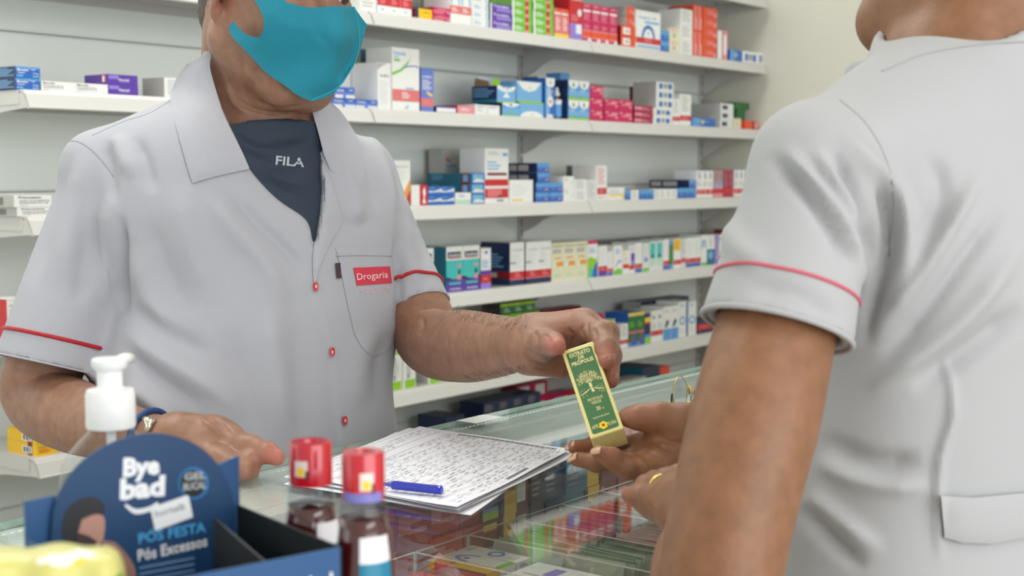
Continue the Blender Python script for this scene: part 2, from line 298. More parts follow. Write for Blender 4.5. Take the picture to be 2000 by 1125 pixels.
AR = {
 'plain': [], 'archred': [('a', .5, .42, .42, .40, 'sk', .72), ('e', .5, .55, .1, .05, 'lb'), ('l', .12, .99, .88, .86, 2, 'bl'), ('r', 0, .20, 1, .42, 'r'), ('l', .2, .24, .8, .38, 3, 'pk'), ('l', .3, .08, .7, .14, 1, 'lb')],
 'archpale': [('a', .5, .42, .42, .36, 'lb', .72), ('r', 0, .22, 1, .40, 'sal'), ('l', .2, .26, .8, .36, 2, 'w')],
 'bigarch': [('t', .12, .80, .82, .05, 'Fungistar HP', 'bl'), ('r', .35, .68, .95, .74, 'lb'), ('a', .5, .30, .27, .34, 'bl', .72), ('e', .5, .42, .04, .02, 'sk'), ('r', 0, .15, 1, .30, 'r'), ('l', .35, .18, .7, .28, 3, 'pk'), ('r', .05, .05, .95, .10, 'lb')],
 'orangeye': [('r', 0, 0, .2, 1, 'nv'), ('r', .2, 0, 1, 1, 'ye'), ('t', .42, .62, .86, .12, 'Tobium', 'br')],
 'pinkhalf': [('r', 0, .45, 1, .55, 'pk'), ('l', .2, .6, .95, .9, 2, 'pk'), ('r', .05, .15, .6, .3, 'pk'), ('e', .88, .3, .05, .15, 'lb')],
 'whiteblue': [('l', .1, .3, .6, .8, 3, 'lb'), ('e', .9, .5, .09, .42, 'sk'), ('e', .92, .5, .06, .3, 'w')],
 'purple': [('r', .0, 0, .07, 1, 'w'), ('r', .07, 0, 1, 1, 'pu'), ('r', .3, .12, 1, .5, 'lv'), ('t', .14, .6, .9, .26, 'Torsilax', 'w')],
 'green': [('r', 0, 0, .1, 1, 'w'), ('l', .14, .3, .55, .85, 3, 'w'), ('r', .64, 0, .82, 1, 'r'), ('r', .64, 0, .82, .4, 'pk')],
 'pinktall': [('r', 0, 0, 1, .14, 'yl'), ('l', .2, .25, .8, .7, 6, 'w'), ('r', .25, .88, 1, 1, 'or_'), ('r', 0, .8, .8, .86, 'w')],
 'redlilac': [('r', 0, 0, 1, .36, 'lv'), ('r', .5, .14, .95, .34, 'w'), ('t', .05, .86, .95, .09, 'Antitermol', 'w'), ('l', .1, .4, .8, .55, 4, 'pk'), ('e', .78, .6, .16, .08, 'w')],
 'magenta': [('r', 0, .12, 1, .28, 'or_'), ('r', 0, .28, 1, .31, 'pk'), ('r', 0, .09, 1, .12, 'pk'), ('r', .1, .78, .92, .84, 'w'), ('l', .15, .56, .9, .76, 5, 'pk'), ('l', .2, .34, .9, .46, 4, 'pk'), ('p', [(.0, .92), (.5, .97), (.95, .93), (.5, .92)], 'pk'), ('e', .8, .04, .2, .06, 'w')],
 'orbar': [('r', .15, .2, .62, .85, 'w'), ('r', .3, .4, .55, .65, 'gy')],
 'orline': [('l', .3, .3, .9, .7, 3, 'pk'), ('e', .88, .3, .12, .2, 'pk')],
 'orstripe': [('r', .25, .05, .55, .95, 'pk'), ('r', .62, .05, .72, .5, 'w')],
 'bluehalf': [('r', 0, .55, 1, 1, 'sk'), ('l', .4, .25, .9, .5, 2, 'lb'), ('l', .1, .65, .5, .9, 2, 'lb')],
 'creamdot': [('r', .3, .25, .6, .6, 'gy'), ('l', .1, .7, .9, .95, 2, 'pk')],
 'lines': [('l', .12, .15, .88, .9, 6, 'gy')],
 'mamadex': [('r', 0, .82, 1, 1, 'sk'), ('t', .06, .62, .52, .22, 'Mamadex', 'w'), ('t', .08, .42, .38, .12, 'Neogestrin', 'w'), ('t', .7, .38, .92, .13, '75 mcg', 'w'), ('r', .04, .12, .3, .28, 'lb'), ('r', .68, .1, .94, .26, 'lb'), ('e', .55, .84, .02, .06, 'yl'), ('l', .62, .7, .9, .82, 1, 'w')],
 'microvlar': [('r', 0, 0, .98, .05, 'li'), ('t', .05, .72, .40, .17, 'Microvlar', 'bk'), ('t', .05, .52, .64, .11, 'levonorgestrel 0,15 mg', 'dg'), ('t', .05, .34, .64, .11, 'etinilestradiol 0,03 mg', 'dg'), ('l', .06, .1, .3, .2, 1, 'gy')],
 'nactali': [('r', .02, .55, .35, .92, 'lv'), ('t', .35, .38, .70, .24, 'Nactali', 'w'), ('t', .36, .2, .7, .1, 'desogestrel', 'lv')],
 'primo': [('r', 0, 0, .08, 1, 'w'), ('t', .12, .70, .72, .18, 'Primosiston', 'bk'), ('t', .14, .48, .95, .12, 'acetato de noretisterona', 'dg'), ('t', .14, .3, .9, .12, 'etinilestradiol 0,01 mg', 'dg'), ('l', .14, .1, .45, .2, 1, 'gy')],
 'vertix': [('r', 0, .55, 1, 1, 'bl'), ('r', .0, .0, .4, .3, 'w2'), ('r', .55, 0, 1, .3, 'w2'), ('t', .05, .6, .45, .22, 'Vertizine', 'w'), ('e', .7, .75, .02, .06, 'yl'), ('l', .75, .65, .95, .85, 1, 'w')],
 'greenrib': [('l', .08, .05, .95, .98, 12, 'gr')],
 'venaflon': [('p', [(0, .99), (.75, .99), (.3, .92), (0, .84)], 'gy'), ('t', .15, .70, .85, .05, 'Venaflon', 'dg'), ('l', .15, .1, .85, .62, 10, 'w2')],
 'venula': [('t', .05, .885, .50, .055, 'Venula', 'sk'), ('l', .05, .84, .36, .87, 1, 'lb'), ('r', .07, .78, .28, .82, 'gr'), ('p', [(0, .60), (.3, .66), (.6, .80), (.72, .9), (.58, .75), (.35, .63), (0, .55)], 'gr'), ('p', [(.3, .66), (.55, .72), (.8, .735), (1, .72), (1, .705), (.8, .72), (.55, .7)], 'bl'), ('l', .5, .34, .95, .38, 1, 'lb'), ('r', 0, .15, 1, .335, 'sal'), ('l', .34, .19, .66, .3, 3, 'w'), ('p', [(.42, .04), (.5, .06), (.6, .1), (.53, .03)], 'lb')],
 'vitus': [('r', 0, .1, 1, .92, 'pb'), ('r', 0, .12, 1, .31, 'sal'), ('t', .1, .78, .85, .06, 'vertizine', 'w'), ('l', .1, .5, .9, .74, 6, 'w'), ('p', [(.4, .48), (.9, .4), (.9, .34), (.5, .4)], 'yl'), ('l', .2, .16, .8, .26, 2, 'pk')],
 'whitenavy': [('r', 0, .8, 1, 1, 'lv'), ('r', .02, .1, .98, .8, 'w')],
 'pinkwhite': [('r', .1, .2, .9, .8, 'pk'), ('l', .2, .3, .8, .7, 3, 'w')],
 'pair': [('r', .07, .75, .4, .83, 'lv'), ('r', .55, .75, .88, .83, 'lv'), ('l', .1, .3, .3, .6, 2, 'gy'), ('r', .48, .05, .5, .95, 'gy')],
 'mint1': [('r', 0, 0, 1, .08, 'li'), ('r', 0, .35, 1, .8, 'lb'), ('r', 0, .6, 1, .8, 'sk'), ('p', [(0, 1), (1, 1), (.92, .84), (.7, .72), (.5, .68), (.3, .72), (.08, .84)], 'w'), ('t', .42, .78, .56, .14, '1', 'dgn'), ('l', .2, .15, .8, .32, 2, 'gr')],
 'mint2': [('r', 0, 0, 1, .06, 'li'), ('r', 0, .4, 1, .8, 'lb'), ('p', [(0, 1), (.2, 1), (.35, .86), (.5, .92), (.7, .86), (.82, 1), (1, 1), (.96, .8), (.7, .66), (.5, .64), (.3, .66), (.04, .8)], 'w'), ('t', .5, .76, .6, .13, '2', 'dgn'), ('p', [(.5, .64), (.3, .3), (.7, .3)], 'w')],
 'env': [('r', 0, 0, 1, .06, 'li'), ('r', 0, .25, 1, .6, 'lb'), ('p', [(0, .98), (.98, .98), (.75, .6), (.5, .5), (.25, .6)], 'w'), ('t', .45, .62, .57, .12, '8', 'mt')],
 'envinv': [('r', 0, .92, 1, 1, 'li'), ('r', 0, .3, 1, .7, 'lb'), ('a', .5, .0, .48, .42, 'w', 0.0), ('t', .45, .1, .56, .16, '8', 'mt')],
 'mintcap': [('r', 0, 0, 1, .7, 'bl'), ('p', [(0, 1), (1, 1), (.95, .75), (.7, .62), (.3, .62), (.05, .75)], 'w'), ('l', .3, .72, .8, .86, 2, 'gr')],
 'tallblue': [('r', .1, 0, .8, .1, 'w2'), ('r', 0, .1, .45, .8, 'lb'), ('r', .45, .1, 1, .8, 'bl'), ('p', [(0, 1), (1, 1), (.95, .83), (.7, .77), (.3, .77), (.05, .83)], 'w'), ('t', .35, .84, .65, .08, 'V', 'dgn'), ('e', .5, .42, .32, .14, 'w'), ('e', .5, .42, .1, .05, 'r'), ('l', .15, .55, .85, .74, 4, 'w')],
 'mintone': [('r', 0, 0, 1, .12, 'li'), ('r', 0, .35, 1, 1, 'sk'), ('r', 0, .2, 1, .42, 'lb'), ('p', [(0.02, .99), (.98, .99), (.95, .76), (.75, .60), (.5, .55), (.25, .60), (.05, .76)], 'w'), ('t', .42, .66, .56, .2, '1', 'dgn'), ('l', .15, .42, .8, .5, 1, 'w'), ('l', .15, .14, .85, .24, 1, 'gr')],
 'maglogo': [('r', .48, .62, .92, .80, 'pk'), ('r', .2, .5, .8, .6, 'pk'), ('e', .85, .38, .1, .12, 'pk'), ('p', [(.02, .8), (.15, .92), (.35, .82), (.15, .74)], 'pk')],
 'dpink': [('r', .03, .3, .4, .75, 'pk'), ('l', .3, .2, .9, .7, 2, 'pk')],
 'bluesq': [('r', .16, .2, .36, .8, 'bl'), ('r', .68, .2, .9, .8, 'bl'), ('r', .4, .25, .64, .8, 'gy'), ('t', .46, .4, .58, .3, '5', 'dgn')],
 'redlow': [('r', 0, .16, 1, .33, 'r'), ('l', .2, .2, .8, .3, 2, 'pk'), ('l', .15, .45, .85, .95, 6, 'gy')],
 'flatblue': [('r', .0, 0, .35, 1, 'sk'), ('l', .2, .5, .8, .85, 2, 'lb'), ('e', .45, .55, .05, .25, 'yl')],
 'navypatch': [('r', .15, .25, .55, .75, 'nv'), ('l', .6, .3, .95, .8, 3, 'cr')],
 'orend': [('r', .55, 0, .68, 1, 'br'), ('e', .82, .5, .14, .4, 'pk')],
 'tallor': [('t', .1, .84, .85, .06, 'Bepantol', 'gy'), ('l', .15, .55, .85, .8, 6, 'w2'), ('p', [(.4, .05), (.7, .35), (1, .6), (1, 0), (.5, 0)], 'oy'), ('p', [(.7, 0), (.85, .25), (1, .35), (1, 0)], 'r'), ('e', .8, .06, .1, .04, 'pk')],
 'swirl': [('p', [(.3, .1), (.5, .4), (.35, .7), (.6, .92), (.75, .6), (.6, .35), (.8, .1)], 'w')],
 'bluewave': [('r', 0, .5, 1, 1, 'bl'), ('p', [(0, .55), (.4, .5), (.8, .7), (1, .8), (1, .4), (0, .35)], 'w2'), ('l', .1, .75, .6, .95, 1, 'lb'), ('r', .7, .3, .85, .45, 'sk')],
 'neplus': [('p', [(.1, .78), (.14, .84), (.2, .8), (.18, .76)], 'r'), ('e', .22, .77, .04, .02, 'bl'), ('t', .1, .66, .45, .06, 'neplus', 'bl'), ('t', .5, .66, .68, .06, 'X6', 'sal'), ('l', .1, .56, .75, .63, 2, 'sk'), ('r', .1, .46, .85, .53, 'dr')],
 'neplusfront': [('l', .12, .88, .7, .95, 2, 'gy'), ('r', .75, .87, .95, .92, 'sk'), ('l', .1, .6, .7, .78, 3, 'lb'), ('r', .1, .51, .92, .56, 'dr'), ('r', 0, .32, .98, .44, 'r'), ('r', 0, .10, .98, .27, 'r'), ('r', .1, .12, .7, .26, 'sal'), ('t', .5, .035, .8, .03, 'EMS', 'nv'), ('p', [(.45, .1), (.62, .16), (.78, .1)], 'dr')],
 'bluecol': [('r', .1, .2, .9, .9, 'lb'), ('e', .55, .55, .1, .12, 'gr'), ('p', [(.05, .1), (.4, .5), (.95, .3), (.95, .1)], 'w2'), ('r', 0, 0, 1, .1, 'bl')],
 'palegreen': [('r', 0, 0, 1, .4, 'mt'), ('l', .2, .6, .7, .85, 2, 'lv')],
 'yelstripe': [('r', .1, .08, .55, .15, 'ye'), ('l', .1, .3, .8, .8, 4, 'w2')],
 'yelband': [('r', .1, .3, 1, .46, 'yl'), ('r', .85, .1, 1, .46, 'yl'), ('r', 0, .52, 1, .56, 'lb'), ('l', .15, .65, .7, .85, 2, 'gy')],
 'blueglow': [('r', 0, .55, 1, 1, 'sk'), ('l', .1, .3, .6, .5, 1, 'lv'), ('r', .65, .25, .9, .38, 'pk'), ('l', .2, .6, .5, .9, 2, 'lb')],
 'wlight': [('l', .1, .6, .5, .9, 2, 'gy'), ('p', [(.6, .2), (.95, .6), (.9, .65)], 'lb')],
 'redpatch': [('r', .1, .17, .98, .36, 'r'), ('l', .3, .2, .8, .34, 4, 'pk'), ('l', .15, .05, .95, .12, 2, 'pk'), ('l', .15, .45, .85, .95, 9, 'pk')],
 'twored': [('r', 0, .12, 1, .3, 'r'), ('e', .5, .21, .25, .05, 'pk'), ('r', .3, .7, .6, .95, 'lb'), ('r', .55, .68, .7, .85, 'oy'), ('l', .1, .4, .9, .6, 4, 'gy')],
 'lilred': [('r', 0, .14, 1, .32, 'r'), ('r', .1, .45, .9, .95, 'mv'), ('p', [(.2, .34), (.5, .7), (.9, .34)], 'lb')],
 'marred': [('r', 0, .1, 1, .32, 'r'), ('l', .2, .4, .8, .9, 6, 'mv')],
 'andriol': [('r', 0, .28, 1, .70, 'tq'), ('r', 0, 0, 1, .28, 'pu'), ('p', [(0, .34), (.5, .26), (1, .34), (1, .26), (0, .26)], 'nv'), ('r', .08, .76, .88, .88, 'nv'), ('t', .14, .775, .84, .075, 'Andriol', 'w'), ('r', .1, .735, .88, .755, 'r'), ('r', .64, .54, .88, .6, 'pk'), ('p', [(.62, .26), (.9, .26), (.82, .38), (.7, .38)], 'pk'), ('r', .7, .38, .82, .48, 'nv'), ('r', .15, .16, .85, .21, 'tq'), ('t', .2, .045, .85, .045, 'biosintética', 'w')],
 'purpred': [('r', 0, 0, 1, .14, 'lv'), ('r', .0, .14, 1, .34, 'r'), ('r', 0, .34, 1, .45, 'pu'), ('l', .1, .5, .9, .72, 5, 'lb'), ('r', .4, .86, .65, .92, 'pu'), ('l', .2, .2, .8, .28, 2, 'pk')],
 'trired': [('r', 0, 0, 1, .13, 'nv'), ('r', 0, .15, 1, .32, 'r'), ('r', 0, .13, 1, .15, 'pk'), ('t', .1, .80, .92, .04, 'Tadalafila', 'gy'), ('l', .1, .4, .8, .76, 8, 'w2'), ('r', 0, .51, .4, .53, 'nv'), ('l', .3, .18, .8, .29, 2, 'pk')],
 'creambox': [('r', .1, .72, .8, .84, 'gy'), ('r', .25, .58, .8, .62, 'oy'), ('r', .4, .38, .95, .5, 'oy'), ('e', .25, .42, .1, .06, 'w'), ('t', .05, .9, .95, .04, 'Colpistar', 'dg'), ('l', .2, .08, .9, .2, 2, 'mt')],
 'limeblue': [('r', 0, .9, 1, 1, 'mg'), ('p', [(0, 0), (0, .5), (.3, .56), (.65, .5), (.9, .5), (.95, .3), (.6, .2), (.3, 0)], 'li'), ('p', [(.5, 0), (1, 0), (1, .42), (.75, .34), (.55, .2)], 'bl'), ('p', [(.1, 0), (.5, 0), (.55, .2), (.3, .25)], 'tq'), ('l', .15, .65, .85, .8, 3, 'lb')],
 'redpur': [('r', 0, 0, 1, .15, 'pu'), ('r', 0, .15, 1, .33, 'r'), ('l', .1, .4, .9, .9, 6, 'w2'), ('l', .2, .18, .8, .3, 2, 'pk')],
 'grncurve': [('p', [(0, 0), (1, 0), (1, .16), (.5, .2), (0, .12)], 'gr'), ('p', [(.1, .2), (.6, .5), (1, .45), (.6, .4)], 'lv'), ('l', .2, .7, .8, .9, 3, 'lb')],
 'yelred': [('r', 0, .22, 1, .40, 'r'), ('r', 0, .4, .9, .45, 'yl'), ('r', .1, .82, .6, .92, 'yl'), ('l', .2, .5, .8, .75, 4, 'gy')],
 'lilbox': [('r', .3, .45, 1, .72, 'pu'), ('r', .3, .25, 1, .45, 'lv'), ('r', 0, .12, 1, .28, 'r'), ('l', .2, .8, .8, .95, 2, 'lv')],
 'redblue': [('r', 0, 0, 1, .12, 'bl'), ('r', 0, .13, 1, .29, 'r'), ('l', .2, .4, .9, .9, 7, 'w2'), ('l', .2, .16, .8, .26, 2, 'pk')],
 'teal': [('r', .1, .4, .9, .95, 'tq'), ('p', [(.1, .42), (.9, .42), (.8, .2), (.5, .12), (.2, .2)], 'mt'), ('e', .5, .5, .25, .06, 'te')],
 'mintbl': [('r', 0, 0, 1, .12, 'gr'), ('e', .5, .42, .3, .09, 'lv'), ('l', .2, .6, .8, .9, 5, 'mt')],
 'greenvert': [('r', 0, .0, 1, .16, 'sk'), ('r', 0, .85, 1, 1, 'sk'), ('l', .3, .2, .7, .8, 6, 'gr')],
 'goldtop': [('r', 0, .6, .95, .98, 'ye'), ('r', 0, .12, 1, .28, 'r'), ('l', .1, .65, .8, .9, 4, 'oy'), ('l', .2, .15, .8, .24, 1, 'pk')],
 'bluearc': [('a', .45, .55, .5, .3, 'sk', .7), ('e', .4, .66, .12, .05, 'bl'), ('r', 0, 0, 1, .1, 'gr')],
 'tealbot': [('r', 0, 0, 1, .52, 'te'), ('e', .5, .32, .34, .14, 'lb'), ('l', .3, .6, .8, .95, 4, 'gy')],
 'limeyel': [('r', .3, .85, 1, 1, 'yl'), ('r', 0, .8, .3, .9, 'li'), ('r', .1, .3, .6, .42, 'li'), ('r', 0, .12, .5, .28, 'r')],
 'mucof': [('r', .12, 0, .95, .22, 'li'), ('r', .12, .92, .95, 1, 'li'), ('e', .5, .55, .32, .3, 'w2'), ('v', .48, .26, .85, .2, 'Mucofan', 'dg'), ('l', .6, .35, .68, .8, 1, 'gy')],
 'darkgreen': [('r', 0, .72, 1, 1, 'li'), ('l', .2, .78, .8, .95, 1, 'yl'), ('l', .3, .2, .9, .6, 2, 'mt')],
 'grnblue': [('r', 0, .9, 1, 1, 'yl'), ('r', 0, .1, 1, .88, 'dgn'), ('p', [(.4, 0), (1, 0), (1, .5), (.8, .3)], 'bl'), ('p', [(.25, .08), (.4, .08), (.85, .5), (.75, .5)], 'mg'), ('r', .05, .38, .95, .44, 'sal'), ('l', .15, .55, .8, .75, 3, 'gr'), ('r', 0, 0, .35, .1, 'sk')],
 'navyyel': [('r', 0, .72, 1, .88, 'yl'), ('r', 0, .66, 1, .72, 'r'), ('r', 0, 0, 1, .2, 'li'), ('r', 0, .2, 1, .3, 'sk')],
 'whred': [('r', 0, .2, 1, .36, 'r'), ('r', .3, .74, .6, .84, 'te'), ('l', .2, .42, .9, .6, 3, 'gy'), ('l', .2, .24, .8, .32, 1, 'pk')],
 'bluefoot': [('r', 0, 0, 1, .33, 'sk'), ('p', [(.2, .38), (.4, .36), (.75, .5), (.7, .6), (.4, .58)], 'nv'), ('l', .2, .82, .9, .9, 1, 'gy')],
 'bluering': [('a', .5, .46, .4, .12, 'sk', .6), ('a', .5, .46, .4, -.12, 'sk', .6), ('l', .2, .85, .8, .95, 2, 'lb'), ('l', .2, .1, .8, .25, 2, 'w2')],
 'navyred': [('r', 0, .25, 1, .7, 'r'), ('l', .2, .4, .7, .6, 2, 'sal')],
 'yellowbox': [('t', .1, .62, .8, .16, 'DIPIRON', 'dg'), ('l', .1, .2, .8, .55, 4, 'or_')],
 'lightlines': [('r', .2, .2, .8, .85, 'w')],
 'boxdark': [('l', .1, .2, .7, .8, 4, 'mv')],
 'blackred': [('r', .1, 0, .3, 1, 'r'), ('r', .4, .3, .9, .8, 'gy')],
}
SIDE = {'mamadex': ('nv', [('l', .05, .15, .95, .9, 5, 'lb')]), 'nactali': ('pu', [('r', .72, .2, .90, 1, 'r'), ('r', .76, .25, .86, .85, 'w')]), 'primo': ('gy', [('r', .28, .15, .62, .8, 'dg')]),
 'yellowbox': ('ye', [('r', .70, 0, .86, 1, 'dr'), ('r', .52, .15, .84, .72, 'w'), ('r', .56, .22, .62, .66, 'nv'), ('r', .66, .22, .72, .66, 'nv'), ('r', .76, .22, .8, .66, 'nv')]),
 'bluecol': ('te', [('r', .78, 0, .95, 1, 'dr'), ('r', .81, .15, .92, .85, 'lb'), ('l', .1, .3, .4, .9, 4, 'lb')]), 'trired': ('nv', [('r', 0, .15, 1, .32, 'dr'), ('r', .15, .18, .55, .29, 'gy'), ('l', .2, .4, .8, .75, 5, 'lb')]),
 'blueglow': ('nv', [('r', .35, .2, .7, .8, 'gy'), ('r', .05, .2, .3, .8, 'gy')]), 'mint2': ('nv', [('l', .05, .3, .95, .9, 4, 'lb'), ('r', 0, 0, 1, .18, 'te')])}
SHW = {0: 'highest', 1: 'highest stocked shelf', 2: 'second stocked shelf', 3: 'third stocked shelf', 4: 'fourth stocked shelf', 5: 'fifth stocked shelf', 6: 'sixth stocked shelf'}
NB = [0]
def boxes(k, x0, x1, yt, base, an, look, nx=1, nz=1, dep=0.085, back=0.0, on=None, side=None, grp=None, rot=0.0, gap=0.0004, zb=0.0, noun='medicine_box', vary=0.0):
    """row/stack of cartons whose front spans pixels x0..x1 and reaches up to pixel yt at its right-hand end"""
    Y = DY+0.036+back; z0 = (SHZ[k] if on is None else on)+zb
    # find X at the base height
    def X(px):
        v = CF + CR*(px-1000)/FPX; y = 0.0
        # solve for the row where the ray meets (Y, z0)
        lo, hi = -300, 1400
        for _ in range(40):
            mid = (lo+hi)/2
            if onY(px, mid, Y)[2] > z0: lo = mid
            else: hi = mid
        return onY(px, mid, Y)[0]
    X0, X1 = X(x0), X(x1); z1 = onY((x0+x1)/2, yt, Y)[2]
    w = (X1-X0)/nx; h = (z1-z0)/nz
    b = MB(); g = gap
    sd, sa = SIDE.get(an, (side or base, []))
    if side: sd = side
    b.box(0, w-g, 0, dep, 0, h-g, cm(base), {'l': cm(sd), 'r': cm(sd)})
    art(b, AR[an], 0, w-g, 0, h-g, 0)
    if sa:
        keep = b.T; n0 = len(b.v); art(b, sa, 0, dep, 0, h-g, 0)
        for i in range(n0, len(b.v)):   # swing the printing round onto the left face
            p = b.v[i]; b.v[i] = (p[1], dep-p[0], p[2])
    # tuck flap line on top edge
    b.box(0.001, w-g-0.001, -0.0001, 0.0002, h-g-0.0012, h-g-0.0008, cm(sd))
    p0 = b.build(noun, origin=(0, 0, 0)); out = []
    for j in range(nz):
        for i in range(nx):
            o = p0 if (i == 0 and j == 0) else p0.copy()
            if o is not p0: COL.objects.link(o)
            jx = random.uniform(-.0008, .0008) if nz > 1 else 0
            o.location = (X0+i*w+jx, Y+random.uniform(0, .002)+vary*random.random(), z0+j*h); o.rotation_euler.z = rot
            pos = ''
            if nz > 1: pos = {0: 'bottom', nz-1: 'top'}.get(j, ORD[j]+' up')+(' of its stack' if nx == 1 else ' layer')
            if nx > 1: pos += (' ' if pos else '')+('left one' if (nx == 2 and i == 0) else 'right one' if nx == 2 else ORD[i]+' of %d from left' % nx)
            lab = look+(', '+pos if pos else '')+', '+SHW[k]
            if len(lab.split()) > 16: lab = lab.replace(' stocked shelf', ' shelf').replace(' carton', '', 1) if len(lab.split()) > 17 else lab.replace(' stocked shelf', ' shelf')
            for key in list(o.keys()): del o[key]
            tag(o, lab, 'medicine box', grp or (look if nx*nz > 1 else None)); out.append(o); NB[0] += 1
    return z0+nz*h
# highest stocked shelf
boxes(1, 704, 735, -30, 'w', 'lines', 'plain white carton beside the blue mask')
boxes(1, 738, 804, -52, 'w', 'archred', 'white carton with blue arch and red band', nx=3)
boxes(1, 811, 844, 17, 'dr', 'orangeye', 'small amber yellow and navy carton', dep=.05)
boxes(1, 846, 880, 15, 'mg', 'pinkhalf', 'flat magenta carton beside amber one', nz=2, side='dm')
boxes(1, 856, 880, -30, 'gy', 'plain', 'grey carton standing behind the flat magenta ones', back=.10, dep=.06)
boxes(1, 879, 922, -42, 'w', 'archpale', 'white carton with pale arch and pink band', nx=2)
boxes(1, 923, 955, -8, 'w', 'whiteblue', 'flat white carton with blue ring at its end', nz=4)
t = boxes(1, 958, 999, 8, 'w2', 'purple', 'flat purple and white carton', nz=3, side='nv')
boxes(1, 958, 1003, -10, 'mgn', 'plain', 'olive green carton lying on purple cartons', on=t, side='dgn')
boxes(1, 1001, 1040, -14, 'gr', 'green', 'flat lime green carton with red stripe, left pile', nz=5, side='dgn')
boxes(1, 1042, 1081, -10, 'gr', 'green', 'flat lime green carton with red stripe, right pile', nz=5, side='dgn')
boxes(1, 1083, 1112, 17, 'sal', 'pinktall', 'slim salmon pink carton with orange corner', nx=2)
boxes(1, 1078, 1112, -8, 'dr', 'plain', 'dark maroon carton behind the salmon pair', back=.10, dep=.06)
boxes(1, 1113, 1137, -12, 'r', 'redlilac', 'red and lilac tall carton')
boxes(1, 1138, 1206, 11, 'mg', 'magenta', 'tall magenta carton with orange band', nx=4)
t = boxes(1, 1213, 1242, 51, 'or_', 'orbar', 'orange carton with white barcode patch', nz=2, side='dr')
boxes(1, 1224, 1240, 12, 'or_', 'orline', 'small orange carton over barcode cartons', nz=2, on=t, side='gy', dep=.1)
boxes(1, 1220, 1229, 14, 'dr', 'plain', 'dark red carton behind the small orange ones', back=.09, dep=.05)
boxes(1, 1242, 1290, 22, 'w', 'bigarch', 'large white carton with blue arch and red band')
boxes(1, 1291, 1307, 59, 'bl', 'bluehalf', 'small royal blue carton by the arch box', nz=2)
boxes(1, 1308, 1328, 55, 'cr', 'creamdot', 'small cream carton', nz=2)
boxes(1, 1330, 1343, 13, 'dr', 'plain', 'tall maroon carton behind the cream ones', back=.09, dep=.05, side='dr')
boxes(1, 1311, 1329, 22, 'gy', 'plain', 'pale grey carton behind the cream ones', back=.07, dep=.05)
boxes(1, 1329, 1352, 18, 'w', 'lines', 'tall plain white carton', nz=3)
boxes(1, 1354, 1372, 10, 'or_', 'orstripe', 'upright orange carton with pink stripe', nx=2, nz=2, side='or_')
boxes(1, 1373, 1400, 15, 'or_', 'orline', 'flat orange carton in pile', nz=5, side='or_')
boxes(1, 1402, 1411, 59, 'w', 'plain', 'thin white carton with navy side', side='nv')
boxes(1, 1412, 1421, 60, 'pk', 'lightlines', 'thin pink and crimson carton', side='r')
boxes(1, 1426, 1450, 98, 'bl', 'flatblue', 'low blue carton near the shelf end')
boxes(1, 1451, 1480, 101, 'w', 'bluesq', 'low white carton with blue squares')
boxes(1, 1481, 1499, 103, 'w', 'bluesq', 'outermost low white carton with blue squares')
# second stocked shelf
boxes(2, 32, 80, 130, 'bl', 'mamadex', 'flat blue pill carton at the shelf end', nz=2, dep=.07)
boxes(2, 82, 212, 161, 'w', 'microvlar', 'flat white pill carton with green edge', nx=2, dep=.07)
boxes(2, 213, 271, 146, 'pu', 'nactali', 'flat violet pill carton', nz=2, dep=.075)
boxes(2, 322, 372, 152, 'w', 'lines', 'white carton with red frame on side', dep=.07, side='gy')
t = boxes(2, 651, 738, 193, 'pb', 'vertix', 'flat periwinkle blue carton', nx=2)
boxes(2, 655, 693, 170, 'pb', 'vertix', 'periwinkle blue carton on top of another', on=t)
boxes(2, 662, 695, 126, 'w', 'plain', 'plain white upright carton behind the periwinkle ones', back=.09, dep=.04)
boxes(2, 697, 733, 123, 'mgn', 'greenrib', 'upright leaf green carton', nx=2, back=.088, dep=.05, side='mgn')
boxes(2, 739, 765, 122, 'w', 'venaflon', 'slim white carton with grey corner')
boxes(2, 706, 770, 94, 'te', 'boxdark', 'tall petrol blue carton at the back', nx=2, back=.14, dep=.045, side='gy', gap=.006)
boxes(2, 767, 820, 94, 'w', 'venula', 'large white carton with green curve and salmon band')
boxes(2, 823, 848, 133, 'pb', 'vitus', 'tall periwinkle blue carton with salmon band', side='nv')
boxes(2, 853, 892, 209, 'nv', 'whitenavy', 'low white and navy carton', side='nv')
boxes(2, 894, 927, 206, 'pk', 'pinkwhite', 'low pink and white carton', side='dm')
boxes(2, 929, 977, 205, 'w', 'pair', 'low white carton with two lilac headings')
t = boxes(2, 981, 1015, 201, 'lb', 'mint1', 'white and sky blue numbered carton, lower', side='nv')
T2 = boxes(2, 971, 1007, 168, 'lb', 'mint2', 'opened sky blue carton with torn top', on=t, side='nv')
t = boxes(2, 1016, 1063, 200, 'lb', 'envinv', 'sky blue and white carton turned upside down')
boxes(2, 1010, 1059, 159, 'lb', 'env', 'sky blue and white carton with rounded flap', on=t)
boxes(2, 1051, 1068, 150, 'bl', 'mintcap', 'blue carton with white cap pattern', back=.09, dep=.05, side='nv')
boxes(2, 1066, 1084, 152, 'bl', 'tallblue', 'tall blue carton with white ring')
boxes(2, 1094, 1112, 142, 'sk', 'plain', 'steel blue carton behind the dropper bottle', back=.09, dep=.05)
boxes(2, 1110, 1152, 157, 'sk', 'mintone', 'sky blue carton with white shield', nx=2, nz=2, side='nv')
boxes(2, 1153, 1178, 167, 'mg', 'maglogo', 'crimson carton in tall stack', nz=3)
boxes(2, 1181, 1236, 194, 'mg', 'maglogo', 'crimson carton in low block', nx=2, nz=2, side='dm')
boxes(2, 1239, 1275, 206, 'dm', 'dpink', 'flat dusky crimson carton', nz=3, side='dr')
t = boxes(2, 1277, 1312, 212, 'w', 'bluesq', 'flat white carton with blue squares, lower pile', nz=2)
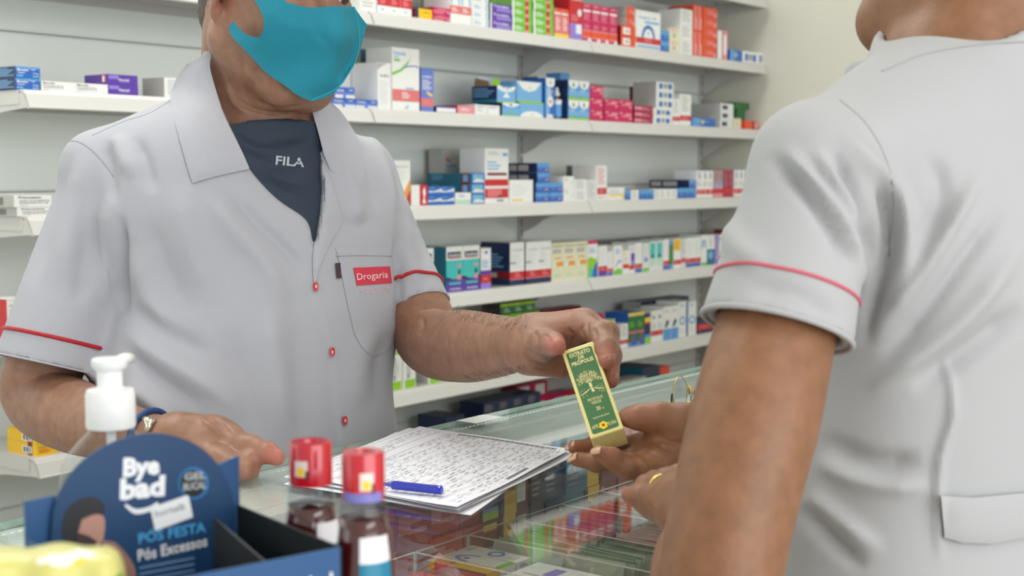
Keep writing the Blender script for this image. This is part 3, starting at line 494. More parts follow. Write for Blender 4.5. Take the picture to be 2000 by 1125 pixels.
boxes(2, 1282, 1316, 160, 'w', 'bluesq', 'flat white carton with blue squares, upper pile', nz=3, on=t, side='gy')
boxes(2, 1256, 1268, 168, 'dr', 'plain', 'dark red carton behind the dusky crimson pile', back=.085, dep=.05, side='dr')
boxes(2, 1314, 1328, 193, 'w', 'redlow', 'slim white carton with red band')
boxes(2, 1329, 1350, 184, 'w', 'redlow', 'taller white carton with red band')
boxes(2, 1352, 1397, 231, 'bl', 'flatblue', 'low azure carton')
boxes(2, 1372, 1388, 203, 'gy', 'redlow', 'grey carton behind the azure one', back=.07, dep=.05)
boxes(2, 1407, 1432, 202, 'w2', 'navypatch', 'small white carton with navy square', nz=3, side='gy', dep=.12)
boxes(2, 1435, 1448, 231, 'cr', 'creamdot', 'small cream and orange carton')
t = boxes(2, 1440, 1456, 213, 'dgn', 'plain', 'green carton by the white stack, lower', back=.04, dep=.05)
boxes(2, 1436, 1464, 200, 'dgn', 'plain', 'green carton by the white stack, upper', back=.04, dep=.05, on=t)
boxes(2, 1456, 1482, 236, 'or_', 'orend', 'last orange carton on the row')
# third stocked shelf
t = boxes(3, 34, 108, 404, 'w', 'primo', 'flat white pill carton near the shelf end, lower', dep=.09)
boxes(3, 28, 102, 380, 'w', 'primo', 'flat white pill carton near the shelf end, upper', dep=.09, on=t)
boxes(3, 768, 802, 313, 'w', 'tallor', 'tall white carton fading to orange and red')
boxes(3, 804, 820, 361, 'w', 'swirl', 'slim white upright carton', side='w2')
boxes(3, 821, 836, 361, 'r', 'swirl', 'slim red and white upright carton')
boxes(3, 837, 889, 364, 'bl', 'bluewave', 'small blue and white carton', nx=2, nz=2)
boxes(3, 890, 920, 376, 'w', 'palegreen', 'pale green and white carton')
t = boxes(3, 921, 947, 338, 'bl', 'bluecol', 'blue carton with long teal side', nz=3, dep=.15)
boxes(3, 866, 980, 291, 'gy', 'neplus', 'large grey carton at the back', nx=2, back=.155, dep=.05)
boxes(3, 948, 994, 290, 'w', 'neplusfront', 'large white carton with red bands')
boxes(3, 996, 1041, 351, 'w', 'yelstripe', 'squat white carton with yellow stripe')
t = boxes(3, 1047, 1100, 357, 'bl', 'blueglow', 'bright blue carton', nx=2, nz=2)
boxes(3, 1050, 1074, 318, 'bl', 'blueglow', 'bright blue carton on top', nz=2, on=t, dep=.10)
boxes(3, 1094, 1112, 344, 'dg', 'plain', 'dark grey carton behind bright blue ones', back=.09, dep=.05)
boxes(3, 1101, 1122, 344, 'w', 'wlight', 'white carton with blue line', nz=2)
boxes(3, 1123, 1147, 350, 'w', 'lines', 'white carton with faint print', nz=2)
boxes(3, 1148, 1164, 351, 'w2', 'lines', 'upright off white carton by the shelf joint')
boxes(3, 1133, 1186, 323, 'mv', 'plain', 'mauve grey carton at the back', back=.09, dep=.05)
boxes(3, 1165, 1186, 323, 'w', 'redpatch', 'tall white carton with red patch')
boxes(3, 1187, 1220, 366, 'w', 'yelband', 'low white carton with yellow band')
boxes(3, 1221, 1232, 371, 'bl', 'bluehalf', 'narrow blue carton beside yellow banded one')
boxes(3, 1233, 1248, 371, 'w', 'lines', 'narrow white carton between blue ones')
t = boxes(3, 1249, 1277, 371, 'bl', 'bluehalf', 'narrow blue carton in trio', nx=3)
boxes(3, 1278, 1323, 369, 'w', 'lines', 'narrow white carton in row', nx=4)
t = boxes(3, 1324, 1360, 367, 'bl', 'bluehalf', 'narrow blue carton near the right end', nx=3)
boxes(3, 1346, 1360, 351, 'bl', 'blueglow', 'long dark blue carton lying on the narrow ones', on=t, dep=.15)
boxes(3, 1361, 1393, 333, 'w', 'twored', 'upright white carton with red base', nx=3)
boxes(3, 1394, 1412, 333, 'pk', 'lilred', 'upright mauve carton with red base', nx=2, side='mv')
boxes(3, 1413, 1432, 332, 'dm', 'marred', 'upright maroon carton with red base', nx=2, side='dr')
boxes(3, 1434, 1462, 332, 'w', 'twored', 'upright white carton with red base, far end', nx=3)
# fourth stocked shelf
boxes(4, 16, 60, 583, 'w', 'lines', 'white carton with red frame at the far left', dep=.06, side='r')
boxes(4, 816, 848, 485, 'w', 'andriol', 'white, turquoise and purple carton behind the sleeve', dep=.06)
boxes(4, 873, 938, 480, 'w', 'andriol', 'glossy turquoise and purple carton', nx=2, side='te', dep=.09)
boxes(4, 939, 959, 484, 'w', 'purpred', 'white carton with red and purple bands', side='br')
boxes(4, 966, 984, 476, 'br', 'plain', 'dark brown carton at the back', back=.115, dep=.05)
boxes(4, 997, 1025, 473, 'w', 'trired', 'white carton with navy side', dep=.10)
boxes(4, 1027, 1077, 471, 'w', 'trired', 'white carton with red and navy base', nx=2)
boxes(4, 1078, 1147, 473, 'cr', 'creambox', 'cream carton with orange print', nx=3, side='cr')
boxes(4, 1148, 1167, 469, 'w', 'limeblue', 'carton with crimson top and lime swirl')
boxes(4, 1169, 1186, 480, 'w', 'redpur', 'white carton with purple foot')
boxes(4, 1187, 1197, 491, 'w', 'redblue', 'short white carton with red band')
boxes(4, 1193, 1205, 480, 'dgn', 'plain', 'dark green carton behind the short white one', back=.07, dep=.05)
boxes(4, 1199, 1216, 479, 'w', 'grncurve', 'white carton with green foot')
boxes(4, 1217, 1229, 489, 'w', 'yelred', 'short white carton with yellow corner')
boxes(4, 1230, 1240, 479, 'w', 'lilbox', 'slim white carton with violet block')
boxes(4, 1241, 1254, 474, 'w', 'redblue', 'slim white carton with red and blue base')
boxes(4, 1256, 1268, 475, 'w2', 'mintbl', 'slim pale mint carton')
boxes(4, 1269, 1294, 471, 'w2', 'teal', 'slim carton with turquoise panel', nx=2)
boxes(4, 1296, 1307, 468, 'w', 'redblue', 'slim white carton right of turquoise pair')
boxes(4, 1308, 1315, 471, 'dgn', 'greenvert', 'thin green and blue carton')
boxes(4, 1316, 1330, 466, 'w', 'goldtop', 'white carton with golden upper half')
boxes(4, 1331, 1339, 466, 'w2', 'redlow', 'thin off white carton with red band')
boxes(4, 1340, 1369, 464, 'w', 'redblue', 'white carton with red and blue foot', nx=2)
boxes(4, 1370, 1380, 459, 'w', 'bluearc', 'white carton with blue arc')
boxes(4, 1381, 1396, 459, 'w', 'tealbot', 'white carton with petrol blue lower half')
boxes(4, 1397, 1404, 461, 'lv', 'lines', 'thin lilac carton')
boxes(4, 1405, 1424, 458, 'w', 'limeyel', 'white carton with lemon yellow top')
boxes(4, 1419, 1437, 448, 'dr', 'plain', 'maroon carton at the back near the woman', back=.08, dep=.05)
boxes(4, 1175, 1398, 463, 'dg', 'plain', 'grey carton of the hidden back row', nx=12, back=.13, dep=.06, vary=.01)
# fifth stocked shelf
boxes(5, 72, 112, 841, 'ye', 'yellowbox', 'yellow carton at the left shelf end', nz=2, dep=.095)
boxes(5, 762, 786, 687, 'w', 'mucof', 'white and lime carton with vertical lettering, left')
boxes(5, 788, 812, 684, 'w', 'mucof', 'white and lime carton with vertical lettering, right')
boxes(5, 837, 862, 676, 'w', 'mucof', 'white and lime carton under the forearm', side='gy')
t = boxes(5, 972, 1054, 612, 'dgn', 'darkgreen', 'dark green carton with lime top', nx=3, back=.08, dep=.065, side='bk')
boxes(5, 978, 1046, 590, 'dgn', 'darkgreen', 'dark green carton with lime top, upper layer', nx=3, on=t, back=.08, dep=.065, side='bk')
boxes(5, 1070, 1126, 618, 'w2', 'plain', 'grey flat carton behind the fingers', back=.005, dep=.06, side='dr')
boxes(5, 1060, 1135, 601, 'dr', 'lightlines', 'dark red carton at the back', nx=2, back=.15, dep=.04)
boxes(5, 1134, 1157, 612, 'w', 'lines', 'white carton behind the hand', back=.002)
boxes(5, 1159, 1179, 614, 'mg', 'lines', 'crimson carton behind the hand', back=.002)
boxes(5, 1183, 1201, 624, 'w', 'mucof', 'lime and white carton right of the hand')
boxes(5, 1203, 1212, 632, 'gy', 'redlow', 'grey carton with dull red band')
boxes(5, 1213, 1227, 632, 'w', 'redlow', 'short white carton by green pair')
boxes(5, 1206, 1220, 612, 'gy', 'plain', 'tall grey carton behind the short white one', back=.09, dep=.008)
boxes(5, 1228, 1259, 610, 'bl', 'grnblue', 'green and blue carton with yellow top', nx=2)
boxes(5, 1260, 1271, 613, 'nv', 'navyyel', 'thin navy and yellow carton')
boxes(5, 1272, 1295, 606, 'w', 'whred', 'white carton with teal mark and red band', nx=2)
boxes(5, 1296, 1325, 598, 'w', 'bluefoot', 'white carton with blue base', nx=2)
boxes(5, 1326, 1341, 589, 'w', 'bluering', 'white carton with blue ring, left')
boxes(5, 1344, 1360, 588, 'w', 'bluering', 'white carton with blue ring, right', side='bl')
boxes(5, 1362, 1394, 624, 'nv', 'navyred', 'navy carton with red band', side='nv')
boxes(5, 1252, 1345, 584, 'nv', 'boxdark', 'navy and grey carton of the back row', nx=5, back=.105, dep=.07, side='gy')
# sixth stocked shelf, seen under the fifth
boxes(6, 872, 908, 812, 'nv', 'boxdark', 'navy carton low beside the counter', back=.08, dep=.10, side='nv')
t = boxes(6, 945, 1060, 798, 'nv', 'boxdark', 'navy carton in the low block', nx=4, back=.08, dep=.085, side='nv')
boxes(6, 945, 1056, 776, 'nv', 'boxdark', 'navy carton in the low block, upper', nx=4, on=t, back=.08, dep=.085, side='nv')
t = boxes(6, 1025, 1120, 772, 'mg', 'lightlines', 'crimson carton low behind the navy block', nx=2, back=.168, dep=.05, side='mg')
boxes(6, 1010, 1070, 748, 'mg', 'lightlines', 'crimson carton low behind the navy block, upper', nx=2, on=t, back=.168, dep=.05, side='dm')
boxes(6, 1137, 1156, 765, 'or_', 'plain', 'orange carton low behind the green box', back=.12, dep=.08)
boxes(6, 1255, 1288, 716, 'nv', 'boxdark', 'navy carton with teal side low at right', back=.02, dep=.16, side='te')
boxes(6, 1289, 1308, 716, 'or_', 'plain', 'orange carton low at right', back=.02)
boxes(6, 1214, 1262, 740, 'gy', 'lines', 'grey white carton low at right', nx=3, back=.0, dep=.06)
boxes(6, 44, 90, 1046, 'bk', 'blackred', 'black and red carton low at the left', dep=.08, side='r')
# dropper bottle among the cartons
Y = DY+0.05; p = onY(1094, 234, Y); z0 = SHZ[2]; e = empty('dropper_bottle', (p[0], Y+.012, z0), 'small brown dropper bottle with a blue label on the second stocked shelf', 'bottle')
h = onY(1094, 170, Y)[2]-z0; c = (p[0], Y+.012, z0); r = .0135
b = MB(); b.lathe([(r*.9, 0), (r, .002), (r, h*.62), (r*.8, h*.68), (r*.5, h*.70), (r*.5, h*.73)], c, M((52, 26, 20), .15, coat=.5), n=24); b.build('glass_body', e, smooth=False)
b = MB(); b.lathe([(r*1.03, h*.08), (r*1.03, h*.55)], c, cm('sk'), n=24, cap=False); b.lathe([(r*1.05, h*.46), (r*1.05, h*.6)], c, cm('w'), n=24, cap=False); b.build('paper_label', e)
b = MB(); b.lathe([(r*.62, h*.73), (r*.62, h*.82), (r*.4, h*.84), (r*.34, h*.95), (r*.15, h)], c, cm('w'), n=20); b.build('dropper_cap', e)
# torn flaps of the opened carton
a = onY(971, 168, DY+.036); c2 = onY(1007, 168, DY+.036); zt = T2
b = MB(); kr = M((150, 122, 92), .7)
b.quad((a[0], DY+.06, zt), (a[0]+.0004, DY+.115, zt), (a[0]+.002, DY+.112, zt+.022), (a[0]+.002, DY+.066, zt+.012), kr)
b.quad((a[0]+.004, DY+.115, zt), (c2[0], DY+.115, zt), (c2[0]-.002, DY+.10, zt+.022), (a[0]+.006, DY+.10, zt+.026), cm('w'))
b.prism([(a[0]+.012, DY+.06, zt+.001), (a[0]+.03, DY+.05, zt+.001), (a[0]+.036, DY+.055, zt+.016), (a[0]+.018, DY+.065, zt+.018)], (0, .001, .001), cm('li'))
fl = b.build('torn_flap', [q for q in SC.objects if q.get('label', '').startswith('opened sky blue')][0])
# ------------------------------------------------------------------ implicit surfaces -> smooth meshes
def _n(v): v = np.asarray(v, float); return v/(np.linalg.norm(v)+1e-12)
class Cone:      # round cone a->b, radii ra, rb, optional flattening along axis 'fl' by factor q (<1 thinner)
    def __init__(s, a, b, ra, rb, k=0.01, fl=None, q=1.0):
        s.a, s.b, s.ra, s.rb, s.k = np.array(a, float), np.array(b, float), ra, rb, k; s.fl = None if fl is None else _n(fl); s.q = q
        R = max(ra, rb); s.lo = np.minimum(s.a-ra, s.b-rb); s.hi = np.maximum(s.a+ra, s.b+rb)
    def d(s, P):
        ba = s.b-s.a; pa = P-s.a; L = ba@ba+1e-12; t = np.clip(pa@ba/L, 0, 1)
        r = s.ra+(s.rb-s.ra)*t; q = pa-t[:, None]*ba
        if s.fl is None: return np.sqrt((q*q).sum(1))-r
        c = q@s.fl; return (np.sqrt(np.maximum((q*q).sum(1)-c*c, 0)+(c/s.q)**2)-r)*(0.5+0.5*s.q)
class Tube:      # smooth tapering limb through many close cross sections
    def __init__(s, pts, rs, k=.004):
        s.P, s.R, s.k = np.array(pts, float), np.array(rs, float), k; s.lo = (s.P-s.R[:, None]).min(0); s.hi = (s.P+s.R[:, None]).max(0)
    def d(s, Q):
        D = np.full(len(Q), 9.0); c = (Q.max(0)+Q.min(0))/2; rad = np.linalg.norm(Q.max(0)-c)
        A, B = s.P[:-1], s.P[1:]; dm = np.linalg.norm((A+B)/2-c, axis=1)-s.R[:-1]-rad; near = np.argsort(dm); cut = dm[near[0]]+2*rad+.05
        for i in near:
            if dm[i] > cut: break
            D = np.minimum(D, Cone(s.P[i], s.P[i+1], s.R[i], s.R[i+1]).d(Q))
        return D
class Ell:
    def __init__(s, c, ax, r, k=0.01):
        s.c = np.array(c, float); s.A = np.array([_n(v) for v in ax]); s.r = np.array(r, float); s.k = k
        e = np.sqrt(((s.A*s.r[:, None])**2).sum(0)); s.lo = s.c-e; s.hi = s.c+e
    def d(s, P):
        q = (P-s.c)@s.A.T; k0 = np.sqrt(((q/s.r)**2).sum(1)); k1 = np.sqrt(((q/s.r**2)**2).sum(1))+1e-9
        return k0*(k0-1)/k1
class Loft:      # stack of ellipses along axis u: keys (t, offx, offy, a, b) in frame (o; X, Y, u)
    def __init__(s, o, X, Y, U, keys, k=0.01, n=2.0):
        s.o = np.array(o, float); s.X, s.Y, s.U = _n(X), _n(Y), _n(U); K = np.array(keys, float); s.K = K; s.k = k; s.n = n
        # smooth interpolation tables
        s.t = np.linspace(K[0, 0], K[-1, 0], 80); s.tab = []
        for j in range(1, 5):
            m = np.gradient(K[:, j], K[:, 0]); v = np.empty(80)
            for i, tt in enumerate(s.t):
                q = min(max(np.searchsorted(K[:, 0], tt)-1, 0), len(K)-2); h = K[q+1, 0]-K[q, 0]; x = (tt-K[q, 0])/h
                v[i] = (2*x**3-3*x*x+1)*K[q, j]+(x**3-2*x*x+x)*h*m[q]+(-2*x**3+3*x*x)*K[q+1, j]+(x**3-x*x)*h*m[q+1]
            s.tab.append(v)
        pts = []
        for i in range(0, 80, 4):
            R = max(s.tab[2][i], s.tab[3][i]); c = s.o+s.X*s.tab[0][i]+s.Y*s.tab[1][i]+s.U*s.t[i]; pts += [c-R, c+R]
        s.lo = np.min(pts, 0)-0.01; s.hi = np.max(pts, 0)+0.01
    def d(s, P):
        q = P-s.o; t = q@s.U; tc = np.clip(t, s.t[0], s.t[-1])
        cx, cy, a, b = [np.interp(tc, s.t, v) for v in s.tab]
        x = (q@s.X-cx)/a; y = (q@s.Y-cy)/b; n = s.n
        rho = (np.abs(x)**n+np.abs(y)**n)**(1/n)
        dd = (rho-1)*np.minimum(a, b)*0.92; dt = np.abs(t-tc)
        return np.where(dt > 0, np.sqrt(np.maximum(dd, 0)**2+dt**2)+np.minimum(dd, 0), dd)
class Fn:        # any function with bounds
    def __init__(s, f, lo, hi, k=0.004): s.f = f; s.lo = np.array(lo, float); s.hi = np.array(hi, float); s.k = k
    def d(s, P): return s.f(P)
def smin(a, b, k):
    if k <= 0: return np.minimum(a, b)
    h = np.maximum(k-np.abs(a-b), 0)/k; return np.minimum(a, b)-h*h*k*0.25
class Field:
    """ops: ('u'|'s'|'i', prim); evaluated in order"""
    def __init__(s, ops): s.ops = ops
    def d(s, P, ops=None):
        D = np.full(len(P), 1.0)
        for o, p in (ops or s.ops):
            e = p.d(P)
            if o == 'u': D = smin(D, e, p.k)
            elif o == 's': D = -smin(-D, e, p.k)
            else: D = -smin(-D, -e, p.k)
        return D
    def bounds(s):
        return np.min([p.lo for o, p in s.ops if o == 'u'], 0), np.max([p.hi for o, p in s.ops if o == 'u'], 0)
def surface(field, h, lo=None, hi=None, B=24):
    """block-sparse surface nets"""
    l, g = field.bounds(); m = 3*h
    lo = l-m if lo is None else np.maximum(np.array(lo, float), l-m); hi = g+m if hi is None else np.minimum(np.array(hi, float), g+m)
    N = np.ceil((hi-lo)/h).astype(int)+2; nb = (N+B-1)//B
    ax = np.arange(-1, B+1); GX = np.stack(np.meshgrid(ax, ax, ax, indexing='ij'), -1).reshape(-1, 3)
    n = B+2; half = h*B*0.87
    S1 = np.int64(N[1]+8+2*B); S2 = np.int64(N[2]+8+2*B)
    ids, pos, quads = [], [], []
    for bi in range(nb[0]):
        for bj in range(nb[1]):
            for bk in range(nb[2]):
                i0 = np.array([bi, bj, bk])*B; c = lo+h*(i0+B/2); r = h*(B/2+2)
                ops = [(o, p) for o, p in field.ops if o != 'u' or (np.all(p.lo-p.k-.012 <= c+r) and np.all(p.hi+p.k+.012 >= c-r))]
                if not any(o == 'u' for o, p in ops): continue
                q = np.stack(np.meshgrid(*[np.linspace(c[a]-r, c[a]+r, 4) for a in range(3)], indexing='ij'), -1).reshape(-1, 3)
                dc = field.d(q, ops)
                if dc.min() > r*0.9 or dc.max() < -r*1.2: continue
                G = GX+i0; P = lo+h*G; V = field.d(P, ops).reshape(n, n, n)
                s = V < 0
                cs = [s[a:n-1+a, b:n-1+b, d:n-1+d] for a in (0, 1) for b in (0, 1) for d in (0, 1)]
                cnt = sum(x.astype(np.int8) for x in cs); act = (cnt > 0) & (cnt < 8)
                if not act.any(): continue
                A = np.argwhere(act); acc = np.zeros((len(A), 3)); w = np.zeros(len(A))
                co_ = [(a, b, d) for a in (0, 1) for b in (0, 1) for d in (0, 1)]
                for u in co_:
                    for ax_ in range(3):
                        if u[ax_]: continue
                        v = list(u); v[ax_] = 1
                        f0 = V[A[:, 0]+u[0], A[:, 1]+u[1], A[:, 2]+u[2]]; f1 = V[A[:, 0]+v[0], A[:, 1]+v[1], A[:, 2]+v[2]]
                        cr = (f0 < 0) != (f1 < 0); t = np.where(cr, f0/(f0-f1+1e-20), 0)
                        p = np.array(u, float)[None].repeat(len(A), 0); p[:, ax_] += t
                        acc += p*cr[:, None]; w += cr
                gp = A-1+i0; pos.append(lo+h*(gp+acc/w[:, None])); gi = gp+B+2
                idg = (gi[:, 0]*S1+gi[:, 1])*S2+gi[:, 2]; ids.append(idg)
                for ax_ in range(3):
                    o1, o2 = (ax_+1) % 3, (ax_+2) % 3
                    sl = [slice(1, n-1)]*3; a_ = s[tuple(sl)]; sl2 = list(sl); sl2[ax_] = slice(2, n); b_ = s[tuple(sl2)]
                    E = np.argwhere(a_ != b_)
                    if not len(E): continue
                    inside = a_[E[:, 0], E[:, 1], E[:, 2]]; base = E+i0+B+2
                    def cid(d1, d2):
                        g2 = base.copy(); g2[:, o1] -= d1; g2[:, o2] -= d2; return (g2[:, 0]*S1+g2[:, 1])*S2+g2[:, 2]
                    Q = np.stack([cid(1, 1), cid(0, 1), cid(0, 0), cid(1, 0)], 1)
                    Q[~inside] = Q[~inside][:, ::-1]; quads.append(Q)
    ids = np.concatenate(ids); pos = np.concatenate(pos); quads = np.concatenate(quads)
    u, ix = np.unique(ids, return_index=True); V = pos[ix]; F = np.searchsorted(u, quads)
    F = np.clip(F, 0, len(u)-1); ok = (u[F] == quads).all(1); F = F[ok]
    return V, F
def relax(V, F, it=2, lam=0.5):
    n = len(V)
    E = np.concatenate([F[:, [0, 1]], F[:, [1, 2]], F[:, [2, 3]], F[:, [3, 0]]])
    for _ in range(it):
        A = np.zeros((n, 3)); c = np.zeros(n)
        for a, b in ((0, 1), (1, 0)):
            for d in range(3): A[:, d] += np.bincount(E[:, a], V[E[:, b], d], n)
            c += np.bincount(E[:, a], minlength=n)
        V = V+(A/np.maximum(c, 1)[:, None]-V)*lam
    return V
def normals(V, F):
    a = V[F[:, 2]]-V[F[:, 0]]; b = V[F[:, 3]]-V[F[:, 1]]; fn = np.cross(a, b); N = np.zeros_like(V)
    for i in range(4):
        for d in range(3): N[:, d] += np.bincount(F[:, i], fn[:, d], len(V))
    return N/(np.linalg.norm(N, axis=1)[:, None]+1e-12)
def npobj(name, V, F, mats, parent=None, mi=None, smooth=True, origin=None):
    me = bpy.data.meshes.new(name); O = np.array(origin if origin is not None else [V[:, 0].mean(), V[:, 1].mean(), V[:, 2].min()])
    me.vertices.add(len(V)); me.vertices.foreach_set('co', (V-O).astype(np.float32).ravel())
    me.loops.add(F.size); me.loops.foreach_set('vertex_index', F.astype(np.int32).ravel())
    me.polygons.add(len(F)); me.polygons.foreach_set('loop_start', np.arange(0, F.size, F.shape[1], dtype=np.int32))
    me.polygons.foreach_set('loop_total', np.full(len(F), F.shape[1], np.int32))
    for m in (mats if isinstance(mats, (list, tuple)) else [mats]): me.materials.append(m)
    if mi is not None: me.polygons.foreach_set('material_index', mi.astype(np.int32))
    me.polygons.foreach_set('use_smooth', np.full(len(F), smooth)); me.update(calc_edges=True); me.validate()
    o = bpy.data.objects.new(name, me); COL.objects.link(o); o.location = [float(t) for t in O]; setparent(o, parent); return o
def px(V):
    q = V-CO; d = q@CF; return 1000+FPX*(q@CR)/d, 562.5-FPX*(q@CU)/d, d
def segdist(X, Y, pl):
    """distance (pixels) to a polyline and signed side"""
    best = np.full(len(X), 1e9); side = np.zeros(len(X)); par = np.zeros(len(X))
    for i in range(len(pl)-1):
        ax, ay = pl[i]; bx, by = pl[i+1]; dx, dy = bx-ax, by-ay; L = dx*dx+dy*dy+1e-9
        t = np.clip(((X-ax)*dx+(Y-ay)*dy)/L, 0, 1); ex, ey = X-ax-t*dx, Y-ay-t*dy; d = np.sqrt(ex*ex+ey*ey)
        m = d < best; best[m] = d[m]; side[m] = np.sign(dx*(Y[m]-ay)-dy*(X[m]-ax)); par[m] = (i+t[m])/(len(pl)-1)
    return best, side, par
def folds(V, F, strokes, dmin=0, dmax=99):
    """cloth folds: strokes (polyline px, width px, height m) pushed along the normal, faded at both ends"""
    N = normals(V, F); X, Y, D = px(V); off = np.zeros(len(V)); face = (N@CF) < 0.15
    for st in strokes:
        pl, w, a = st[:3]; d, s, p = segdist(X, Y, pl); fade = np.minimum(1, np.minimum(p, 1-p)*4+0.02)
        off += a*np.exp(-(d/w)**2)*fade
    off = np.where(face & (D > dmin) & (D < dmax), off, 0)
    return V+N*off[:, None]
def inpoly(X, Y, pl):
    r = np.zeros(len(X), bool); n = len(pl)
    for i in range(n):
        x1, y1 = pl[i]; x2, y2 = pl[(i+1) % n]
        c = ((y1 > Y) != (y2 > Y)) & (X < (x2-x1)*(Y-y1)/((y2-y1) or 1e-9)+x1); r ^= c
    return r
def bvh_of(V, F): return BVHTree.FromPolygons([tuple(v) for v in V], [tuple(int(i) for i in f) for f in F])
def drape(name, poly, bvh, mat, parent, off=0.002, th=0.0015, step=4, smooth=True, iron=0, puff=0.0, dflt=None, mats=None, region=None, lift=None):
    """a piece of cloth cut to outline `poly` (pixels) lying on the surface `bvh`, lifted by off, with thickness th"""
    P = []
    n = len(poly)
    for i in range(n):
        a, b = np.array(poly[i], float), np.array(poly[(i+1) % n], float); L = max(1, int(np.hypot(*(b-a))/step))
        for t in range(L): P.append(tuple(a+(b-a)*t/L))
    nb_ = len(P); xs = [p[0] for p in P]; ys = [p[1] for p in P]
    gx, gy = np.meshgrid(np.arange(min(xs), max(xs), step), np.arange(min(ys), max(ys), step)); gx = gx.ravel()+0.37; gy = gy.ravel()+0.21
    ins = inpoly(gx, gy, P); d, _, _ = segdist(gx, gy, P+[P[0]]); keep = ins & (d > step*0.55)
    Q = P+list(zip(gx[keep], gy[keep])); dist = [0]*nb_+list(d[keep])
    from mathutils.geometry import delaunay_2d_cdt
    vs, es, fs, ov, oe, of = delaunay_2d_cdt([Vector(q) for q in Q], [(i, (i+1) % nb_) for i in range(nb_)], [], 1, 1e-6)
    D, hit = [], []
    o0 = Vector(CO)
    for v in vs:
        dr = CF+CR*(v[0]-1000)/FPX-CU*(v[1]-562.5)/FPX; h = bvh.ray_cast(o0, Vector(dr).normalized())
        D.append(((h[0]-o0).dot(Vector(CF))) if h[0] is not None else np.nan)
    D = np.array(D); ok = ~np.isnan(D)
    if not ok.all():
        XY = np.array([tuple(v) for v in vs])
        for i in np.where(~ok)[0]:
            q = ((XY[ok]-XY[i])**2).sum(1); j = np.argsort(q)[:24]; wgt = 1/(q[j]+4.0)**1.5; D[i] = (D[ok][j]*wgt).sum()/wgt.sum()
    if iron:
        E = np.array([tuple(e) for e in es]); cn = np.bincount(E.ravel(), minlength=len(vs))
        for _ in range(iron): D = D*.4+.6*(np.bincount(E[:, 0], D[E[:, 1]], len(vs))+np.bincount(E[:, 1], D[E[:, 0]], len(vs)))/np.maximum(cn, 1)
    X = np.array([v[0] for v in vs]); Y = np.array([v[1] for v in vs]); dd, _, _ = segdist(X, Y, P+[P[0]])
    offs = off+puff*(1-np.exp(-(dd/14.0)))
    if lift is not None: offs = offs+lift(X, Y)
    Pt = np.array([W(x, y, d-o) for x, y, d, o in zip(X, Y, D, offs)]); Pb = np.array([W(x, y, d-o+th) for x, y, d, o in zip(X, Y, D, offs)])
    V = np.concatenate([Pt, Pb]); m = len(vs); fc = []
    def ori(f):
        a, b, c = (Pt[i] for i in f[:3]); nn = np.cross(b-a, c-a); return f if nn@CF < 0 else f[::-1]
    from collections import Counter
    ec = Counter()
    tris = [ori(list(f)) for f in fs if len(f) == 3]
    for f in tris:
        fc.append(tuple(f)); fc.append(tuple(i+m for i in f[::-1]))
        for i in range(3): ec[(f[i], f[(i+1) % 3])] += 1
    for (a, b), c in list(ec.items()):
        if (b, a) not in ec: fc.append((b, a, a+m)); fc.append((b, a+m, b+m))
    Fa = np.array(fc)
    mi = None
    if region is not None:
        cx = V[Fa].mean(1); qx, qy, _ = px(cx); mi = region(qx, qy)
    o = npobj(name, V, Fa, mats or mat, parent, mi=mi, smooth=smooth)
    if smooth:
        e = o.modifiers.new('edge', 'EDGE_SPLIT'); e.split_angle = math.radians(50)
    return o
def strip(name, pl, bvh, mat, parent, r=0.002, lift=0.0, n=6, step=6):
    """thin raised cord following a pixel polyline over a surface"""
    pts = []
    for i in range(len(pl)-1):
        a, b = np.array(pl[i], float), np.array(pl[i+1], float); L = max(1, int(np.hypot(*(b-a))/step))
        for t in range(L+(i == len(pl)-2)):
            p = a+(b-a)*t/L; dr = Vector(CF+CR*(p[0]-1000)/FPX-CU*(p[1]-562.5)/FPX).normalized(); h = bvh.ray_cast(Vector(CO), dr)
            if h[0] is not None: pts.append(np.array(h[0])-np.array(dr)*lift)
    b = MB(); b.tube(pts, r, mat, n=n); return b.build(name, parent, smooth=True)
def curve2(pl, n=6):
    """Catmull-Rom through pixel points"""
    P = [np.array(p, float) for p in pl]; P = [2*P[0]-P[1]]+P+[2*P[-1]-P[-2]]; out = []
    for i in range(1, len(P)-2):
        for t in np.linspace(0, 1, n, endpoint=False):
            a, b, c, d = P[i-1:i+3]; out.append(tuple(0.5*((2*b)+(c-a)*t+(2*a-5*b+4*c-d)*t*t+(3*b-a-3*c+d)*t**3)))
    out.append(tuple(P[-2])); return out
skinnm = {}
